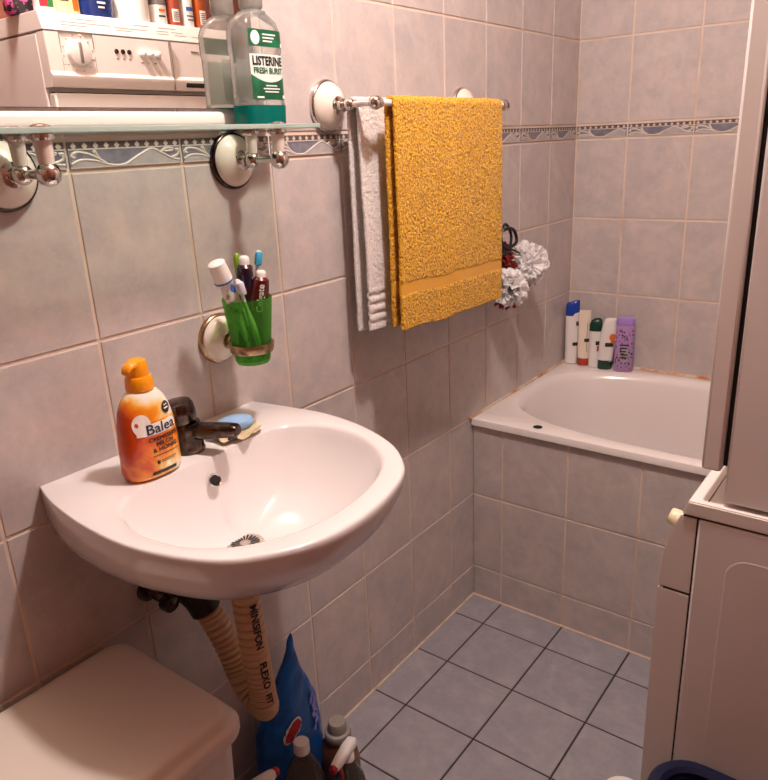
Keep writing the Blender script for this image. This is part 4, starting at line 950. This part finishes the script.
trigger(t, .187, WHITEP, REDP)
t = thing('spray_bottle', 'red spray bottle with a white head on the floor right beside the bin', 'spray bottle', (.188, .228, 0), math.radians(82), 'cleaners under the washbasin')
lf = Loft([(0, .034, .025, 2.4), (.004, .038, .029, 2.4), (.17, .038, .029, 2.4), (.215, .030, .025, 2.2), (.245, .017, .016, 2), (.27, .0135, .0135, 2)])
obj('body', lf.bm(40), P('dark red bottle', '#7a1418', .3), t)
trigger(t, .272, WHITEP, REDP)

# ------------------------------------------------------------------ basket and small white thing at the lower right
NAVB = P('navy plastic', '#152a66', .25)
t = thing('laundry_basket', 'navy blue plastic tub standing against the side of the washing machine', 'basket', (1.0, .42, 0))
bm = BM(); x0, x1, y0, y1 = .775, 1.30, .26, .638
rings(bm, [rr3(x0+.06, x1-.06, y0+.06, y1-.06, 0, .04), rr3(x0+.055, x1-.055, y0+.055, y1-.055, .006, .05), rr3(x0+.016, x1-.016, y0+.016, y1-.016, .38, .06), rr3(x0+.022, x1-.022, y0+.022, y1-.022, .381, .06), rr3(x0+.06, x1-.06, y0+.06, y1-.06, .012, .05)])
obj('tub', bm, P('navy tub plastic', '#0a1334', .4), t, world=True)
bm = BM(); rings(bm, [rr3(x0+.014, x1-.014, y0+.014, y1-.014, .37, .06), rr3(x0+.002, x1-.002, y0+.002, y1-.002, .375, .065), rr3(x0, x1, y0, y1, .388, .065), rr3(x0+.006, x1-.006, y0+.006, y1-.006, .396, .062), rr3(x0+.018, x1-.018, y0+.018, y1-.018, .397, .055), rr3(x0+.024, x1-.024, y0+.024, y1-.024, .390, .05), rr3(x0+.024, x1-.024, y0+.024, y1-.024, .372, .05)], False, False)
obj('rim', bm, P('navy tub plastic', '#0a1334', .4), t, world=True)
qx0, qx1, qy0, qy1 = .612, .727, .72, .898
bm = BM(); rings(bm, [rr3(qx0+.005, qx1-.005, qy0+.005, qy1-.005, .0, .04), rr3(qx0, qx1, qy0, qy1, .004, .045), rr3(qx0, qx1, qy0, qy1, .018, .045), rr3(qx0+.005, qx1-.005, qy0+.005, qy1-.005, .023, .04), rr3(qx0+.02, qx1-.02, qy0+.02, qy1-.02, .024, .03)])
o = obj('white_item', bm, WHITEP); tag(o, 'flat white rounded item on the floor left of the navy tub', 'scale')  # rounded white slab standing in for an unidentified object

# ------------------------------------------------------------------ ceiling lamp and light
LX, LY = .63, .54
t = thing('ceiling_lamp', 'round opal glass ceiling lamp in the middle of the ceiling', 'lamp', (LX, LY, ZC))
bm = BM(); lathe(bm, [(-.03, .0), (-.03, .05), (0, .055), (0, 0)], n=32); obj('base', bm, WHITEP, t)
m, nt, b = new_mat('glowing opal glass'); b.inputs['Emission Color'].default_value = (1, .80, .62, 1); b.inputs['Emission Strength'].default_value = 2; b.inputs['Base Color'].default_value = (.9, .85, .8, 1)
bm = BM(); lathe(bm, [(-.085, .0), (-.083, .02), (-.075, .045), (-.055, .062), (-.04, .065), (-.03, .055), (-.03, 0)], n=32); obj('shade', bm, m, t)
l = bpy.data.lights.new('lamp_light', 'POINT'); l.energy = 78; l.color = (1, .872, .84); l.shadow_soft_size = .055
o = bpy.data.objects.new('lamp_light', l); o.location = (0, 0, -.11); o.parent = t; COL.objects.link(o)

w = bpy.data.worlds.new('room air'); sc.world = w; w.use_nodes = True
w.node_tree.nodes['Background'].inputs[0].default_value = (0, 0, 0, 1)

# ------------------------------------------------------------------ camera
yaw, pitch, roll = .6594, -.3294, -.0458
fwd = Vector((-math.sin(yaw)*math.cos(pitch), math.cos(yaw)*math.cos(pitch), math.sin(pitch)))
right = Vector((math.cos(yaw), math.sin(yaw), 0)); upv = right.cross(fwd)
r2 = math.cos(roll)*right+math.sin(roll)*upv; u2 = -math.sin(roll)*right+math.cos(roll)*upv
c = bpy.data.cameras.new('camera'); c.sensor_fit = 'HORIZONTAL'; c.sensor_width = 36; c.lens = 36*726.11/768; c.clip_start = .02
co = bpy.data.objects.new('camera', c); COL.objects.link(co)
M = Matrix((r2, u2, -fwd)).transposed().to_4x4(); M.translation = cam; co.matrix_world = M
sc.camera = co
vs = sc.view_settings; vs.view_transform = 'Standard'; vs.look = 'None'; vs.gamma = 1; vs.use_curve_mapping = False; vs.exposure = 0
